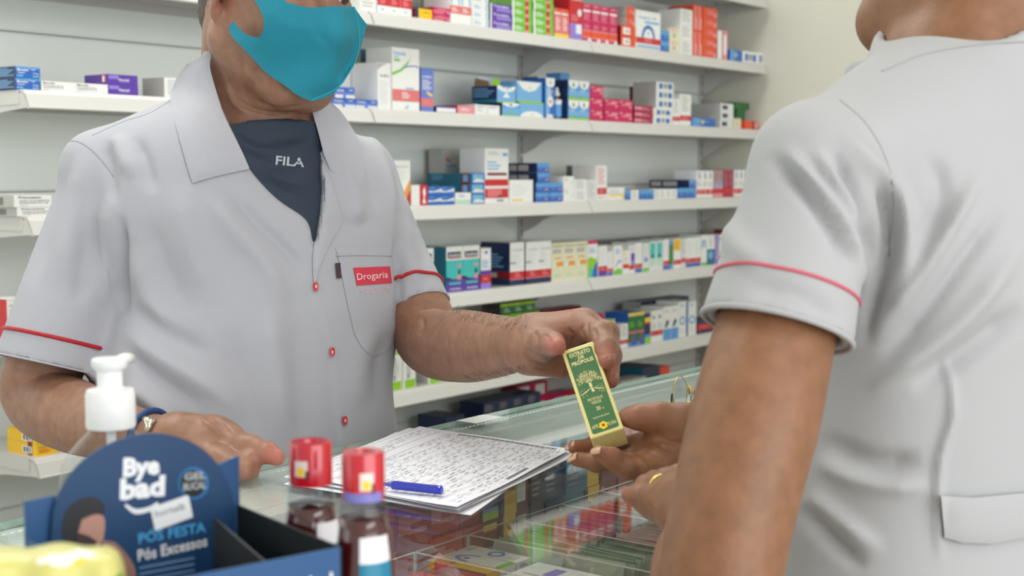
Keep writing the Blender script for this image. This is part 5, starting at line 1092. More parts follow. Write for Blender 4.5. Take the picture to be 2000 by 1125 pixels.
strip('armhole_seam', curve2([(125, 278), (150, 276), (175, 290), (200, 315), (222, 345)]), CB, M((156, 156, 164), .8), coat, r=.0007, lift=.0)
def ring(field, c, ax, r0, r, mat, name, parent, n=72, lift=0.0, bvh=None):
    u = _n(np.cross(ax, UZ)) if abs(ax@UZ) < .9 else _n(np.cross(ax, CR)); w = np.cross(ax, u); A = np.linspace(0, 2*math.pi, n, endpoint=False)
    D = np.outer(np.cos(A), u)+np.outer(np.sin(A), w); t = np.full(n, r0)
    for _ in range(40): t = t-field(c+D*t[:, None])*0.7
    if bvh is not None:
        for i in range(n):
            h = bvh.ray_cast(Vector(c+D[i]*(t[i]*1.35)), Vector(-D[i]))
            if h[0] is not None and abs(h[3]-t[i]*.35) < .02: t[i] = t[i]*1.35-h[3]
        t = (np.roll(t, 1)+t+np.roll(t, -1))/3
    b = MB(); b.tube(list(c+D*(t+lift)[:, None]), r, mat, n=8, close=True); return b.build(name, parent, smooth=True)
sR = lambda P: Cone(pr(SR), pr(CR_), R_(70, 1.6), R_(104, 1.575)).d(P); sL = lambda P: Cone(pr(SL), pr(CL_), R_(70, 1.8), R_(72, 1.70)).d(P)
ring(sR, pr(CR_)-axR*.031, axR, .065, .0023, redc, 'red_piping', coat, lift=.0006, bvh=CB); ring(sL, pr(CL_)-axL*.028, axL, .05, .0023, redc, 'red_piping', coat, lift=.0008, bvh=CB)
ring(sR, pr(CR_)-axR*.001, axR, .065, .0012, cloth, 'cuff_hem', coat); ring(sL, pr(CL_)-axL*.001, axL, .05, .0012, cloth, 'cuff_hem', coat)
# bracelet at his right wrist
wc = W(296, 852, 1.418); wax = _n(W(345, 858, 1.40)-W(230, 840, 1.46)); bw = empty('wristband', wc); setparent(bw, man)
o = ring(lambda P: bodyF.d(P), wc, wax, .03, .0038, M((26, 60, 110), .5), 'blue_strap', bw, lift=.002)
b = MB(); c = W(288, 826, 1.385); b.tube([W(282, 817, 1.392), W(289, 822, 1.388), W(291, 832, 1.384), W(286, 842, 1.384)], [.003, .0045, .004, .003], M((214, 208, 190), .2, metal=.9), n=10); b.tube([W(303, 820, 1.39), W(292, 826, 1.386), W(287, 838, 1.384)], [.003, .004, .003], M((214, 208, 190), .2, metal=.9), n=10); b.build('silver_clasp', bw, smooth=True)
# arm hair: fine strands along the forearm's upper and lower outline
b = MB(); hm = M((92, 70, 56), .7); rnd = random.Random(3)
for i in range(330):
    t = rnd.random(); up = rnd.random() < .62
    x = 880+t*150 if up else 905+t*120; y = (600+t*26 if t < .6 else 622-t*4)+rnd.uniform(-2, 26) if up else 745-t*18+rnd.uniform(-16, 1)
    h = BB.ray_cast(Vector(CO), Vector(CF+CR*(x-1000)/FPX-CU*(y-562.5)/FPX).normalized())
    if h[0] is None: continue
    p = np.array(h[0]); d = (p-CO)@CF; dx, dy = rnd.uniform(2, 12), (rnd.uniform(-16, -4) if up else rnd.uniform(3, 10)); q = proj(p)
    b.tube([p, W(q[0]+dx*.5, q[1]+dy*.6, d-.002), W(q[0]+dx*1.1+rnd.uniform(-2, 3), q[1]+dy*.9, d-.003)], [.00011, .00009, .00004], hm, n=3)
ah = b.build('arm_hair', man, kind='stuff')
# ------------------------------------------------------------------ green and cream carton held between the two
def P3(x, y, d): return W(x, y, d)
tc_ = W(1127.5, 676, 1.262); bc_ = W(1186, 847, 1.205)
ax_ = _n(bc_-tc_); L_ = np.linalg.norm(bc_-tc_); rt = W(1157.5, 664.5, 1.262)-W(1097.5, 686.5, 1.262); w_ = np.linalg.norm(rt)*1.02; ux_ = _n(rt-ax_*(rt@ax_)); nn_ = np.cross(ux_, ax_)
if nn_@CF > 0: nn_ = -nn_
# local frame: x right, z up (towards the top end), y into the box
Mt = Matrix(((ux_[0], -nn_[0], -ax_[0], tc_[0]), (ux_[1], -nn_[1], -ax_[1], tc_[1]), (ux_[2], -nn_[2], -ax_[2], tc_[2]), (0, 0, 0, 1)))
cream = M((232, 218, 142), .4, coat=.3); grn = M((58, 110, 60), .45, coat=.3); cr2 = M((226, 214, 150), .45)
e = empty('extract_carton', tuple(bc_), 'cream and green printed carton of extract held between the two hands', 'medicine box')
b = MB(); b.T = Mt; hw = w_/2; dp = w_*.98
b.box(-hw, hw, 0, dp, -L_, 0, cream); ob = b.build('carton_body', e, bevel=.0012)
b = MB(); b.T = Mt
def rr(x0, x1, z0, z1, r, y, n=5):
    pts = []
    for cx, cz, a0 in ((x1-r, z1-r, 0), (x0+r, z1-r, 90), (x0+r, z0+r, 180), (x1-r, z0+r, 270)):
        for i in range(n+1): a = math.radians(a0+90*i/n); pts.append((cx+r*math.cos(a), y, cz+r*math.sin(a)))
    return pts
b.add(rr(-hw*.80, hw*.80, -L_*.965, -L_*.045, .002, -.0002), [tuple(range(24))], grn)
def tx(s, z, h, wd, x=0, bold=.01, m=cr2): b.text(s, (x, -.0004, z), (1, 0, 0), (0, 0, 1), h, m, bold=bold, width=wd, align='C')
W_ = hw*1.6
tx('EXTRATO', -L_*.105, .0042, W_*.80, bold=.035); tx('DE', -L_*.150, .0034, W_*.22, bold=.035); tx('PRÓPOLIS', -L_*.205, .0040, W_*.84, bold=.035)
tx('PRÓPOLIS', -L_*.625, .0030, W_*.56); tx('VERDE', -L_*.665, .0030, W_*.38); tx('30', -L_*.740, .0040, W_*.16, bold=.02); tx('ml', -L_*.740, .0018, W_*.07, x=W_*.16)
tx('Indústria Brasileira', -L_*.815, .0020, W_*.62); tx('APIS', -L_*.915, .0038, W_*.25, x=-W_*.33); tx('FLORA', -L_*.925, .0034, W_*.32, x=W_*.30)
# tree emblem
def tr(pts, r=.0006): b.add([], [], cr2); [b.quad((p[0]-r, -.0004, p[1]), (q[0]-r*.6, -.0004, q[1]), (q[0]+r*.6, -.0004, q[1]), (p[0]+r, -.0004, p[1]), cr2) for p, q in zip(pts[:-1], pts[1:])]
zb = -L_*.535; zt = -L_*.40; rd = random.Random(5)
tr([(0.0008, zb), (0, zb+.006), (0, zt)], .0014)
for i in range(11):
    a = math.radians(-75+i*15); tr([(0, zt-.003), (math.sin(a)*.006, zt-.002+math.cos(a)*.005), (math.sin(a)*.0105, zt-.001+math.cos(a)*.0095)], .0004)
for i in range(5):
    for s in (1, -1): tr([(0, zb+.005), (s*(.003+i*.0018), zb+.003-i*.0006), (s*(.006+i*.0014), zb+.001-.0004*i)], .0005)
for i in range(150):
    a = rd.uniform(-1.75, 1.75); r = rd.uniform(.0065, .0125)*(1 if abs(a) < 1.2 else .95); x, z = math.sin(a)*r*.95, zt-.001+math.cos(a)*r*.9
    if abs(x) > hw*.74: continue
    q = rd.uniform(.0003, .0007); t = rd.uniform(0, 3); b.add([(x+math.cos(t+k*2*math.pi/5)*q*(1.6 if k == 0 else .8), -.0004, z+math.sin(t+k*2*math.pi/5)*q) for k in range(5)], [(0, 1, 2, 3, 4)], cr2)
for i in range(46):
    s = rd.choice((1, -1)); x = s*rd.uniform(.004, hw*.72); z = zb+rd.uniform(-.003, .006); q = rd.uniform(.0003, .0006); b.add([(x+math.cos(k*1.57)*q, -.0004, z+math.sin(k*1.57)*q*.7) for k in range(4)], [(0, 1, 2, 3)], cr2)
# flower
for k in range(6):
    a = k*math.pi/3+.3; cx, cz = math.cos(a)*.0024, math.sin(a)*.0024-L_*.905; b.add([(cx+math.cos(t)*.0017-W_*.03, -.00045, cz+math.sin(t)*.0017) for t in np.linspace(0, 2*math.pi, 12, endpoint=False)], [tuple(range(12))], M((246, 214, 20), .4))
b.add([(math.cos(t)*.0013-W_*.03, -.0006, math.sin(t)*.0013-L_*.905) for t in np.linspace(0, 2*math.pi, 12, endpoint=False)], [tuple(range(12))], M((170, 40, 20), .4))
b.build('printed_label', e)

# ------------------------------------------------------------------ glass counter
CZ = 1.0; YB = 3.515*.3; YF = 1.755*.3
gl = glassmat('counter_glass', (.955, .98, .965)); acr = glassmat('acrylic', (.93, .95, .93), ior=1.49); alu = M((200, 204, 200), .3, metal=.8); edgem = M((40, 140, 112), .25, coat=.4)
cnt = empty('glass_counter', (1.4, (YB+YF)/2, 0), 'long glass topped display counter between the man and the woman', 'display counter')
b = MB(); b.box(-.6, 4.3, YF, YB, CZ-.006, CZ, gl, {'f': edgem, 'k': M((178, 206, 192), .3), 'l': edgem}); b.build('glass_top', cnt)
wh = M((222, 226, 222), .35); b = MB(); b.box(-.6, 4.3, YB-.03, YB-.004, CZ-.04, CZ-.0065, M((222, 230, 224), .3)); b.box(-.6, 4.3, YB-.122, YB-.0305, CZ-.0135, CZ-.0065, M((224, 230, 226), .35)); b.box(-.6, 4.3, YB-.017, YB-.012, CZ-.60, CZ-.04, alu)
b.box(-.6, 4.3, YB-.15, YB-.123, CZ-.024, CZ-.0065, M((238, 238, 236), .25, coat=.5))
b.box(-.6, 4.3, YF+.004, YF+.016, CZ-.03, CZ-.0065, alu); b.build('frame_rails', cnt)
b = MB(); b.box(-.6, 4.3, YF+.006, YF+.012, .14, CZ-.031, gl); b.build('front_glass', cnt)
b = MB(); b.box(-.6, 4.3, YF+.02, YB-.02, .10, .14, wh); b.box(-.6, 4.3, YF+.05, YB-.05, 0, .10, M((90, 90, 88), .6)); b.box(-.6, 4.3, YB-.012, YB-.006, .14, CZ-.04, wh); b.build('plinth', cnt)
b = MB(); b.box(-.6, 4.3, YF+.03, YB-.03, CZ-.33, CZ-.322, gl); b.build('inner_shelf', cnt)
# clear tape along the back edge
b = MB(); a = onZ(905, 824, CZ); c = onZ(952, 811, CZ); b.box(a[0], c[0], YB-.032, YB-.001, CZ+.0002, CZ+.0006, M((236, 240, 236), .3)); b.build('paper_tape', label='short strip of pale tape on the rear edge of the glass counter', cat='tape')
b = MB(); gm = M((238, 240, 236), .5); 
for i in range(420): x = .6+i*.0075; b.box(x, x+.0045, YB-.0385, YB-.0375, CZ-.0005, CZ+.0003, gm)
b.build('dotted_line', cnt)
# ------------------------------------------------------------------ the woman at the counter, seen from behind
wh_ = math.radians(38)
WX = math.cos(wh_)*CR+math.sin(wh_)*FH          # her right
WY = -math.sin(wh_)*CR+math.cos(wh_)*FH         # her facing (away from the camera, to the left)
wrows = [(1500, 1440, 2330, 1.10), (1300, 1470, 2320, 1.10), (1125, 1500, 2290, 1.10), (980, 1525, 2260, 1.095), (850, 1540, 2250, 1.09), (700, 1555, 2250, 1.085), (560, 1560, 2260, 1.08), (430, 1575, 2240, 1.075), (330, 1640, 2170, 1.07), (270, 1720, 2080, 1.065)]
ow = W(1900, 700, 1.085)
wt = loftrows(wrows, ow, WX, WY, 0.60, n=2.2)
wS = (1592, 322, .955); wC = (1517, 645, .93)
wsh = [Cone(W(1860, 215, 1.055), W(*wS), R_(150, 1.055), R_(112, .955), .04), Cone(W(1900, 215, 1.07), W(2160, 330, 1.19), R_(150, 1.07), R_(105, 1.19), .04), Ell(W(1780, 400, 1.045), (WX, WY, UZ), (.085, .06, .10), .05), Ell(W(2050, 400, 1.12), (WX, WY, UZ), (.085, .06, .10), .05)]
slW, axW = sleeve(W(*wS), W(*wC), R_(116, .955), R_(150, .93), wall=.0095)
wS2 = (2160, 355, 1.19); wC2 = (2095, 585, 1.235); slW2, axW2 = sleeve(W(*wS2), W(*wC2), .050, .056, wall=.0095)
wband = W(1880, 80, 1.06)
cband = Cone(W(1868, 165, 1.06), W(1890, 20, 1.055), .066, .060)
def wcollar(P):
    d = cband.d(P); t = (P-W(1880, 70, 1.06))@_n(W(1880, 0, 1.045)-W(1880, 150, 1.07)); lean = (P-wband)@CR
    return np.maximum(np.abs(d)-.0045, t-0.012-lean*0.10)
fcol = Cone(W(1700, 190, 1.08), W(1690, 130, 1.08), .030, .026, .02)
wF = Field([('u', wt)]+[('u', s) for s in wsh]+[('u', Fn(wcollar, cband.lo-.01, cband.hi+.01, .012)), ('u', Cone(W(1655, 205, 1.10), W(1668, 138, 1.10), .010, .007, .02)), ('u', slW), ('u', slW2)])
V, F = surface(wF, .0038); V = relax(V, F, 2)
# creases traced on sleeve and back
st = [(curve2([(1690, 300), (1728, 380), (1738, 460), (1722, 540), (1700, 610), (1690, 680)]), 12, -.007), (curve2([(1640, 250), (1700, 320), (1760, 400), (1770, 500), (1740, 600)]), 18, .006),
 (curve2([(1530, 285), (1590, 360), (1650, 450), (1690, 560)]), 12, .006), (curve2([(1500, 300), (1570, 370), (1630, 450), (1670, 530)]), 14, -.006), (curve2([(1620, 290), (1660, 360), (1690, 440), (1700, 520)]), 12, -.006), (curve2([(1590, 290), (1640, 370), (1678, 450)]), 10, .005),
 (curve2([(1920, 330), (1850, 450), (1780, 560), (1700, 660)]), 16, .006), (curve2([(1960, 400), (1890, 500), (1800, 620), (1720, 700)]), 16, -.005), (curve2([(2000, 470), (1900, 600), (1800, 690), (1690, 760)]), 20, .006), (curve2([(2000, 600), (1900, 680), (1780, 760)]), 22, -.006),
 (curve2([(1820, 300), (1840, 380), (1800, 480)]), 18, -.004), (curve2([(1600, 860), (1700, 900), (1800, 900)]), 18, -.006), (curve2([(1590, 900), (1700, 945), (1820, 950)]), 16, .005), (curve2([(1580, 960), (1640, 1010), (1720, 1080)]), 16, .005), (curve2([(1560, 990), (1620, 1050), (1690, 1110)]), 14, -.006),
 (curve2([(1850, 690), (1860, 800), (1835, 900), (1832, 1000), (1836, 1100)]), 8, .004), (curve2([(1400, 420), (1440, 480), (1500, 520)]), 24, .003), (curve2([(1450, 560), (1560, 580), (1650, 640)]), 20, -.003)]
V = folds(V, F, [(q[0], q[1], q[2]*1.5) for q in st])
wom = empty('person', (W(1900, 900, 1.09)[0], W(1900, 900, 1.09)[1], 0), 'woman in white short sleeved uniform seen from behind, reaching for the green carton', 'person')
wc_ = npobj('white_uniform', V, F, cloth2, wom); WB = bvh_of(V, F)
pink = M((196, 92, 108), .7)
ringf = Cone(W(*wS), W(*wC), R_(116, .955), R_(147, .93))
ring(lambda P: ringf.d(P), W(*wC)-axW*.030, axW, .07, .0013, pink, 'pink_piping', wc_, lift=.0004, bvh=WB); ring(lambda P: ringf.d(P), W(*wC)-axW*.0005, axW, .07, .0022, cloth2, 'cuff_hem', wc_)
drape('waist_tab', [(1838, 968), (1900, 972), (2010, 962), (2050, 960), (2050, 1035), (2010, 1048), (1940, 1062), (1880, 1060), (1845, 1050)], WB, cloth2, wc_, off=.005, th=.003, step=10, puff=.003)
strip('collar_seam', curve2([(1722, 140), (1800, 108), (1880, 92), (1960, 84), (2040, 80)]), WB, M((154, 154, 156), .8), wc_, r=.0008)
strip('armhole_seam', curve2([(1640, 195), (1690, 240), (1730, 310), (1748, 400), (1735, 500)]), WB, M((154, 154, 156), .8), wc_, r=.0007)
ring2f = Cone(W(*wS2), W(*wC2), .050, .056); ring(lambda P: ring2f.d(P), W(*wC2)-axW2*.030, axW2, .055, .0013, pink, 'pink_piping', wc_, lift=.0004, bvh=WB)
# body
def smlimb(pts): return limb(pts)
wf = _n(-.80*CR+.60*FH); wu = UZ; ws_ = np.cross(wf, wu)
WH = W(1905, -215, 1.075)
def wp(f, u, s=0.0): return WH+wf*f+wu*u+ws_*s
WAX = (ws_, wf, wu)
whead = [('u', Ell(wp(-.012, .035), WAX, (.074, .094, .088), .02)), ('u', Ell(wp(.022, -.035), WAX, (.058, .066, .075), .03)), ('u', Ell(wp(.070, -.098), WAX, (.022, .020, .019), .025)),
  ('u', Cone(wp(-.005, -.060, .050), wp(.062, -.102, .018), .017, .017, .03)), ('u', Cone(wp(-.005, -.060, -.050), wp(.062, -.102, -.018), .017, .017, .03)),
  ('u', Cone(wp(.082, .010), wp(.102, -.028), .008, .011, .01)), ('u', Cone(wp(.084, -.062, .014), wp(.084, -.062, -.014), .009, .009, .008)),
  ('u', Ell(wp(-.008, .0, .074), WAX, (.006, .018, .030), .006)), ('u', Ell(wp(-.008, .0, -.074), WAX, (.006, .018, .030), .006)),
  ('s', Ell(wp(.088, .01, .032), WAX, (.016, .011, .009), .012)), ('s', Ell(wp(.088, .01, -.032), WAX, (.016, .011, .009), .012))]
wneck = [('u', Cone(W(1872, 180, 1.065), wp(-.02, -.04), .056, .052, .03)), ('u', Cone(W(1880, 420, 1.08), W(1872, 180, 1.065), .08, .058, .04))]
warm = smlimb([(1640, 330, 1.0, .033), (1568, 480, .955, .036), (1515, 650, .930, .0405), (1478, 800, .905, .0425), (1446, 930, .89, .0412), (1420, 1050, .88, .0400), (1404, 1150, .875, .0395)])
wfore = smlimb([(1400, 1165, .875, .038), (1378, 1120, .92, .037), (1375, 1060, .98, .030), (1368, 1010, 1.03, .024), (1350, 990, 1.055, .0215)])
wright = smlimb([(2150, 360, 1.19, .04), (2050, 700, 1.27, .04), (1900, 960, 1.31, .038), (1700, 940, 1.29, .034), (1520, 895, 1.26, .028), (1400, 872, 1.238, .0225), (1370, 868, 1.235, .022)])
WI = [(1262, 868, 1.250, .0105), (1205, 870, 1.252, .0088), (1158, 873, 1.250, .0078), (1121, 873, 1.245, .0066)]
WM = [(1266, 884, 1.232, .0110), (1212, 903, 1.222, .0090), (1165, 903, 1.222, .0080), (1126, 897, 1.225, .0068)]
WR = [(1272, 900, 1.215, .0110), (1232, 908, 1.190, .0092), (1196, 895, 1.172, .0082), (1170, 884, 1.170, .0070)]
WP = [(1288, 912, 1.198, .0102), (1252, 920, 1.180, .0086), (1226, 918, 1.172, .0074), (1206, 912, 1.170, .0064)]
WT = [(1335, 826, 1.212, .0165), (1290, 815, 1.212, .0125), (1250, 815, 1.214, .0105), (1226, 815, 1.218, .0088)]
hw_ = hand((W(1372, 868, 1.235), .021), [WI, WM, WR, WP], WT, palm=[((1350, 860, 1.225), (1275, 882, 1.238), .0150), ((1340, 840, 1.215), (1300, 850, 1.225), .0155), ((1345, 890, 1.215), (1292, 905, 1.205), .013)])
QI = [(1300, 985, 1.060, .0098), (1272, 972, 1.085, .0088), (1248, 968, 1.098, .0078), (1228, 966, 1.106, .0066)]
QM = [(1310, 962, 1.070, .0100), (1286, 950, 1.098, .0090), (1262, 948, 1.112, .0080), (1250, 958, 1.118, .0066)]
QR = [(1328, 948, 1.082, .0100), (1300, 938, 1.105, .0090), (1278, 940, 1.122, .0080), (1266, 950, 1.130, .0066)]
QP = [(1342, 940, 1.092, .0090), (1324, 928, 1.112, .0080), (1308, 930, 1.128, .0070), (1298, 938, 1.134, .0060)]
QT = [(1335, 1010, 1.050, .0130), (1300, 1000, 1.075, .0105), (1275, 990, 1.092, .0092), (1262, 984, 1.100, .0080)]
hq = hand((W(1350, 990, 1.055), .0205), [QI, QM, QR, QP], QT)
wbody = Field(wneck+[('u', Cone(W(1660, 350, .99), W(1900, 430, 1.08), .035, .07, .03)), ('u', Cone(W(1900, 430, 1.08), W(2140, 370, 1.18), .07, .035, .03))]+warm+wfore+wright+hw_+hq+whead)
V, F = surface(wbody, .0022); V = relax(V, F, 2)
V = folds(V, F, [(curve2([(1285, 836), (1292, 858), (1330, 866), (1360, 866)]), 3, -.0020), (curve2([(1280, 850), (1290, 872), (1325, 882)]), 2.5, -.0014), (curve2([(1246, 812), (1250, 820), (1248, 828)]), 1.8, -.0010), (curve2([(1255, 896), (1268, 905), (1270, 918)]), 2.2, -.0014), (curve2([(1262, 880), (1300, 900), (1330, 915)]), 3, -.0010)], dmin=1.15, dmax=1.30)
V[:, 2] = np.where((V[:, 1] > .520) & (V[:, 2] < 1.0004), 1.0004, V[:, 2])
wb = npobj('body', V, F, skin_w, wom)
flush(wb, V, [(W(*WI[3][:3]), .014, .5), (W(*WM[3][:3]), .014, .5), (W(*WR[3][:3]), .014, .5), (W(*WT[2][:3]), .02, .45), (W(1300, 880, 1.225), .03, .3), (W(*QI[3][:3]), .012, .6)])
nail(W(1112, 869, 1.243), -FH*.3+UZ*.5-CR*.6, -CR*.8+UZ*.1, .0040, .0062, nailw, wb); nail(W(1116, 893, 1.222), -FH*.3+UZ*.45-CR*.6, -CR*.8+UZ*.2, .0040, .0062, nailw, wb)
nail(W(1163, 879, 1.163), -FH*.4+UZ*.6-CR*.4, -CR*.8+UZ*.3, .0040, .005, nailw, wb)
# wedding band
rc = np.array(W(1291, 944, 1.101)); ra = _n(W(1300, 938, 1.105)-W(1278, 940, 1.122)); 
rg = ring(lambda P: Cone(W(*QM[0][:3]), W(*QM[1][:3]), QM[0][3], QM[1][3]).d(P), np.array(W(*QM[1][:3]))*.75+np.array(W(*QM[0][:3]))*.25, _n(W(*QM[1][:3])-W(*QM[0][:3])), .012, .0021, M((226, 190, 110), .25, metal=1.0), 'ring', wom)
rg2 = Ell(wp(-.03, .035), WAX, (.082, .095, .098), .01)
hrw = Field([('u', rg2), ('u', Ell(wp(-.10, .06), WAX, (.04, .04, .05), .02)), ('s', Ell(wp(.085, -.02), WAX, (.10, .085, .095), .006)), ('s', Ell(wp(.02, -.095), WAX, (.10, .10, .05), .006))])
Vh, Fh_ = surface(hrw, .005); npobj('hair_bun', relax(Vh, Fh_, 2), Fh_, M((44, 30, 24), .5, noise=.2, nscale=200), wom)
# ------------------------------------------------------------------ papers, pen, glasses
papm = M((232, 232, 238), .7); ink = M((120, 122, 130), .8); ink2 = M((172, 173, 180), .8)
P1, P2, P3_ = [onZ(x, y, CZ+.004)[:2] for x, y in ((820, 836), (1117, 884), (893, 999))]; P4 = P1+P3_-P2
def sheet(dx, dy, rot, z, seed, curl=.004, print_=False, name='paper_sheet', label=''):
    c = (P1+P3_)/2; R = np.array([[math.cos(rot), -math.sin(rot)], [math.sin(rot), math.cos(rot)]])
    q = [R@(p-c)+c+np.array([dx, dy]) for p in (P4, P3_, P2, P1)]
    rs = random.Random(seed); a, b2 = rs.uniform(0, 6), rs.uniform(0, 6)
    def S(u, v, e=0):
        p = q[0]*(1-u)*(1-v)+q[1]*(1-u)*v+q[2]*u*v+q[3]*u*(1-v); w = .0006*math.sin(a+u*9)*math.sin(b2+v*7)+curl*max(0, u-.72)**2*6*max(0, v-.3)+curl*.8*max(0, v-.8)**2*12*(0.3+abs(u-.5))
        return (p[0], p[1], z+e+w+.0006)
    n, m = 26, 26; vs = [S(i/n, j/m) for i in range(n+1) for j in range(m+1)]+[S(i/n, j/m, -.0004) for i in range(n+1) for j in range(m+1)]; K = (n+1)*(m+1)
    fs = [(i*(m+1)+j, (i+1)*(m+1)+j, (i+1)*(m+1)+j+1, i*(m+1)+j+1) for i in range(n) for j in range(m)]
    b = MB(); b.add(vs, fs+[tuple(t+K for t in f[::-1]) for f in fs], papm)
    if print_:
        def bar(u0, u1, v0, v1, mm):
            k = max(1, int((u1-u0)*26)); b.add([S(u0+(u1-u0)*t/k, v, .0003) for t in range(k+1) for v in (v0, v1)], [(2*t, 2*t+2, 2*t+3, 2*t+1) for t in range(k)], mm)
        r = rs
        for j in range(34):
            v = .06+j*.027
            if j in (4, 5, 6): continue
            if j % 2 == 0: bar(.04, .97, v, v+.0016, ink2)
            u = .05
            while u < .94:
                L = r.uniform(.01, .055)
                if r.random() < (.7 if j % 3 else .45): bar(u, min(.95, u+L), v+.010, v+.0130, ink if r.random() < .6 else ink2)
                if r.random() < .4: bar(u, min(.95, u+L*.7), v+.0165, v+.0185, ink2)
                u += L+r.uniform(.006, .03)
        for t in range(60): v = .30+t*.0105; bar(.952, .975, v, v+(.0045 if t % 3 else .0075), ink)
        bar(.44, .62, .955, .975, ink)
        for v in (.02, .17, .245): bar(.03, .96, v, v+.002, ink)
    return b.build(name, label=label, cat='paper')
sheet(-.010, .002, .10, CZ+.0006, 1, .0015, label='lowest loose sheet of the paper pile on the glass counter')
sheet(.006, -.004, -.03, CZ+.0022, 2, .003, label='second sheet up in the paper pile, peeking out behind')
sheet(-.004, .004, .035, CZ+.0040, 3, .004, label='third sheet up in the paper pile, just under the printed form')
sheet(0, 0, 0, CZ+.0058, 4, .004, True, label='printed form with dense lines of text on top of the paper pile')
pa = onZ(766, 947, CZ+.0125); pb = onZ(858, 957, CZ+.0125); pu = _n(pb-pa); e = empty('pen', tuple((pa+pb)/2), 'blue ballpoint pen lying on the printed form', 'pen')
bl_ = M((36, 50, 172), .35, coat=.4); b = MB(); b.tube([pa, pa+pu*.001, pb-pu*.001, pb], [.0036, .0042, .0042, .004], bl_, n=6); b.build('barrel', e)
b = MB(); b.tube([pb, pb+pu*.002, pb+pu*.0028], [.0041, .0041, .003], M((24, 32, 190), .3, coat=.5), n=16); b.build('end_plug', e, smooth=False)
b = MB(); b.tube([pa-pu*.024, pa-pu*.018, pa], [.0009, .0012, .0022], M((70, 80, 180), .3), n=8); b.build('writing_tip', e)
# folded spectacles
e = empty('eyeglasses', tuple(onZ(1350, 812, CZ)), 'folded rimmed eyeglasses with gold hinges lying on the far counter end', 'eyeglasses')
fm = M((26, 28, 32), .25, coat=.6); gold = M((206, 170, 96), .25, metal=1.0); lens = glassmat('lens', (.92, .94, .96))
D0 = 1.70
def loop(px_): return [W(x, y, D0+(x-1340)*.0006) for x, y in px_]
L1 = curve2([(1322, 795), (1315, 780), (1316, 755), (1324, 735), (1334, 738), (1341, 752), (1341, 775), (1336, 793), (1322, 795)], 4); L2 = curve2([(1352, 800), (1349, 782), (1352, 770), (1368, 756), (1392, 752), (1402, 775), (1396, 800), (1374, 806), (1352, 800)], 4)
for L in (L1, L2):
    b = MB(); p = loop(L[:-1]); b.tube(p, .0007, gold if L is L1 else fm, n=8, close=True); b.build('rim', e, smooth=True)
    b = MB(); b.add(p, [tuple(range(len(p)))], lens); lo = b.build('lens', e); s = lo.modifiers.new('s', 'SOLIDIFY'); s.thickness = .0018
b = MB(); b.tube(loop(curve2([(1313, 768), (1312, 785), (1320, 800), (1338, 806), (1356, 812), (1372, 822)], 4)), .0014, fm, n=8); b.build('temple_arm', e, smooth=True)
b = MB(); b.tube(loop(curve2([(1342, 790), (1350, 784), (1356, 782)], 4)), .0010, gold, n=8); b.build('bridge', e, smooth=True)
for x, y, r in ((1347, 762, .0042), (1359, 768, .0042)):
    b = MB(); c = W(x, y, 1.69); b.lathe([(r*math.sin(t)*.6, r*math.cos(t)*1.4) for t in np.linspace(.02, 3.12, 12)], c, gold, n=14); b.build('nose_pad', e, smooth=True)

# ------------------------------------------------------------------ trays and packs under the glass
zt_ = CZ-.040; zfl = CZ-.085
A0, A1 = onZ(790, 1083, zt_), onZ(1270, 930, zt_); Yt = (A0[1]+A1[1])/2; Yn = YF+.032
tr_ = empty('divider_tray', ((A0[0]+A1[0])/2, (Yt+Yn)/2, zfl), 'clear acrylic divider tray under the counter glass', 'tray')
xr = [onZ(x, y, zt_)[0] for x, y in ((700, 1112), (805, 1078), (910, 1044), (1000, 1014), (1092, 985), (1170, 960), (1240, 939), (1330, 911), (1420, 883))]
b = MB(); b.box(xr[0], xr[-1], Yt-.001, Yt+.001, zfl, zt_, acr); b.box(xr[0], xr[-1], Yn-.001, Yn+.001, zfl, zt_, acr); b.build('long_wall', tr_)
for x in xr: b = MB(); b.box(x-.001, x+.001, Yn+.001, Yt-.001, zfl, zt_, acr); b.build('divider', tr_)
b = MB(); rimm = M((214, 218, 206), .3); b.box(xr[0], xr[-1], Yt-.0011, Yt+.0011, zt_, zt_+.0006, rimm)
for x in xr: b.box(x-.0011, x+.0011, Yn, Yt, zt_, zt_+.0006, rimm); b.box(x-.0011, x+.0011, Yt-.0012, Yt+.0012, zfl, zt_, rimm)
b.build('polished_edge', tr_)
b = MB(); b.box(xr[0]-.01, xr[-1]+.01, Yn-.005, Yt+.005, zfl-.004, zfl-.0004, M((196, 190, 186), .5)); b.build('tray_board', label='pale board carrying the acrylic tray under the glass', cat='board')
foil = M((190, 188, 176), .28, metal=.75); 
def cards(ci, n, wy, hz, lean, mats, label, group, y0=None, jit=.001, th=.0008, name='blister_pack', frac=(0.06, .94), ang=0.0):
    xa, xb = xr[ci], xr[ci+1]; b = MB(); m0, m1 = mats; yy = (y0 if y0 is not None else Yt-.008)
    b.box(0, th, -wy, 0, 0, hz, m0)
    for k in range(5): b.box(th, th+.0009, -wy+wy*(k+.25)/5, -wy+wy*(k+.75)/5, hz*.12, hz*.45, m1); b.box(th, th+.0009, -wy+wy*(k+.25)/5, -wy+wy*(k+.75)/5, hz*.55, hz*.88, m1)
    b.box(-.0001, th+.0001, -wy, 0, hz*.96, hz+.0002, m1)
    p = b.build(name, origin=(0, 0, 0))
    for i in range(n):
        o = p if i == 0 else p.copy()
        if i: COL.objects.link(o)
        t = frac[0]+(frac[1]-frac[0])*(i+.5)/n; o.location = (xa+(xb-xa)*t+random.uniform(-jit, jit), yy+random.uniform(-.003, .002), zfl+.0005); o.rotation_euler = (random.uniform(-.03, .03), lean+random.uniform(-.05, .05), ang+random.uniform(-.05, .05))
        tag(o, label+', '+(ORD[i]+' from left' if i < n-1 else 'last'), 'blister pack', group)
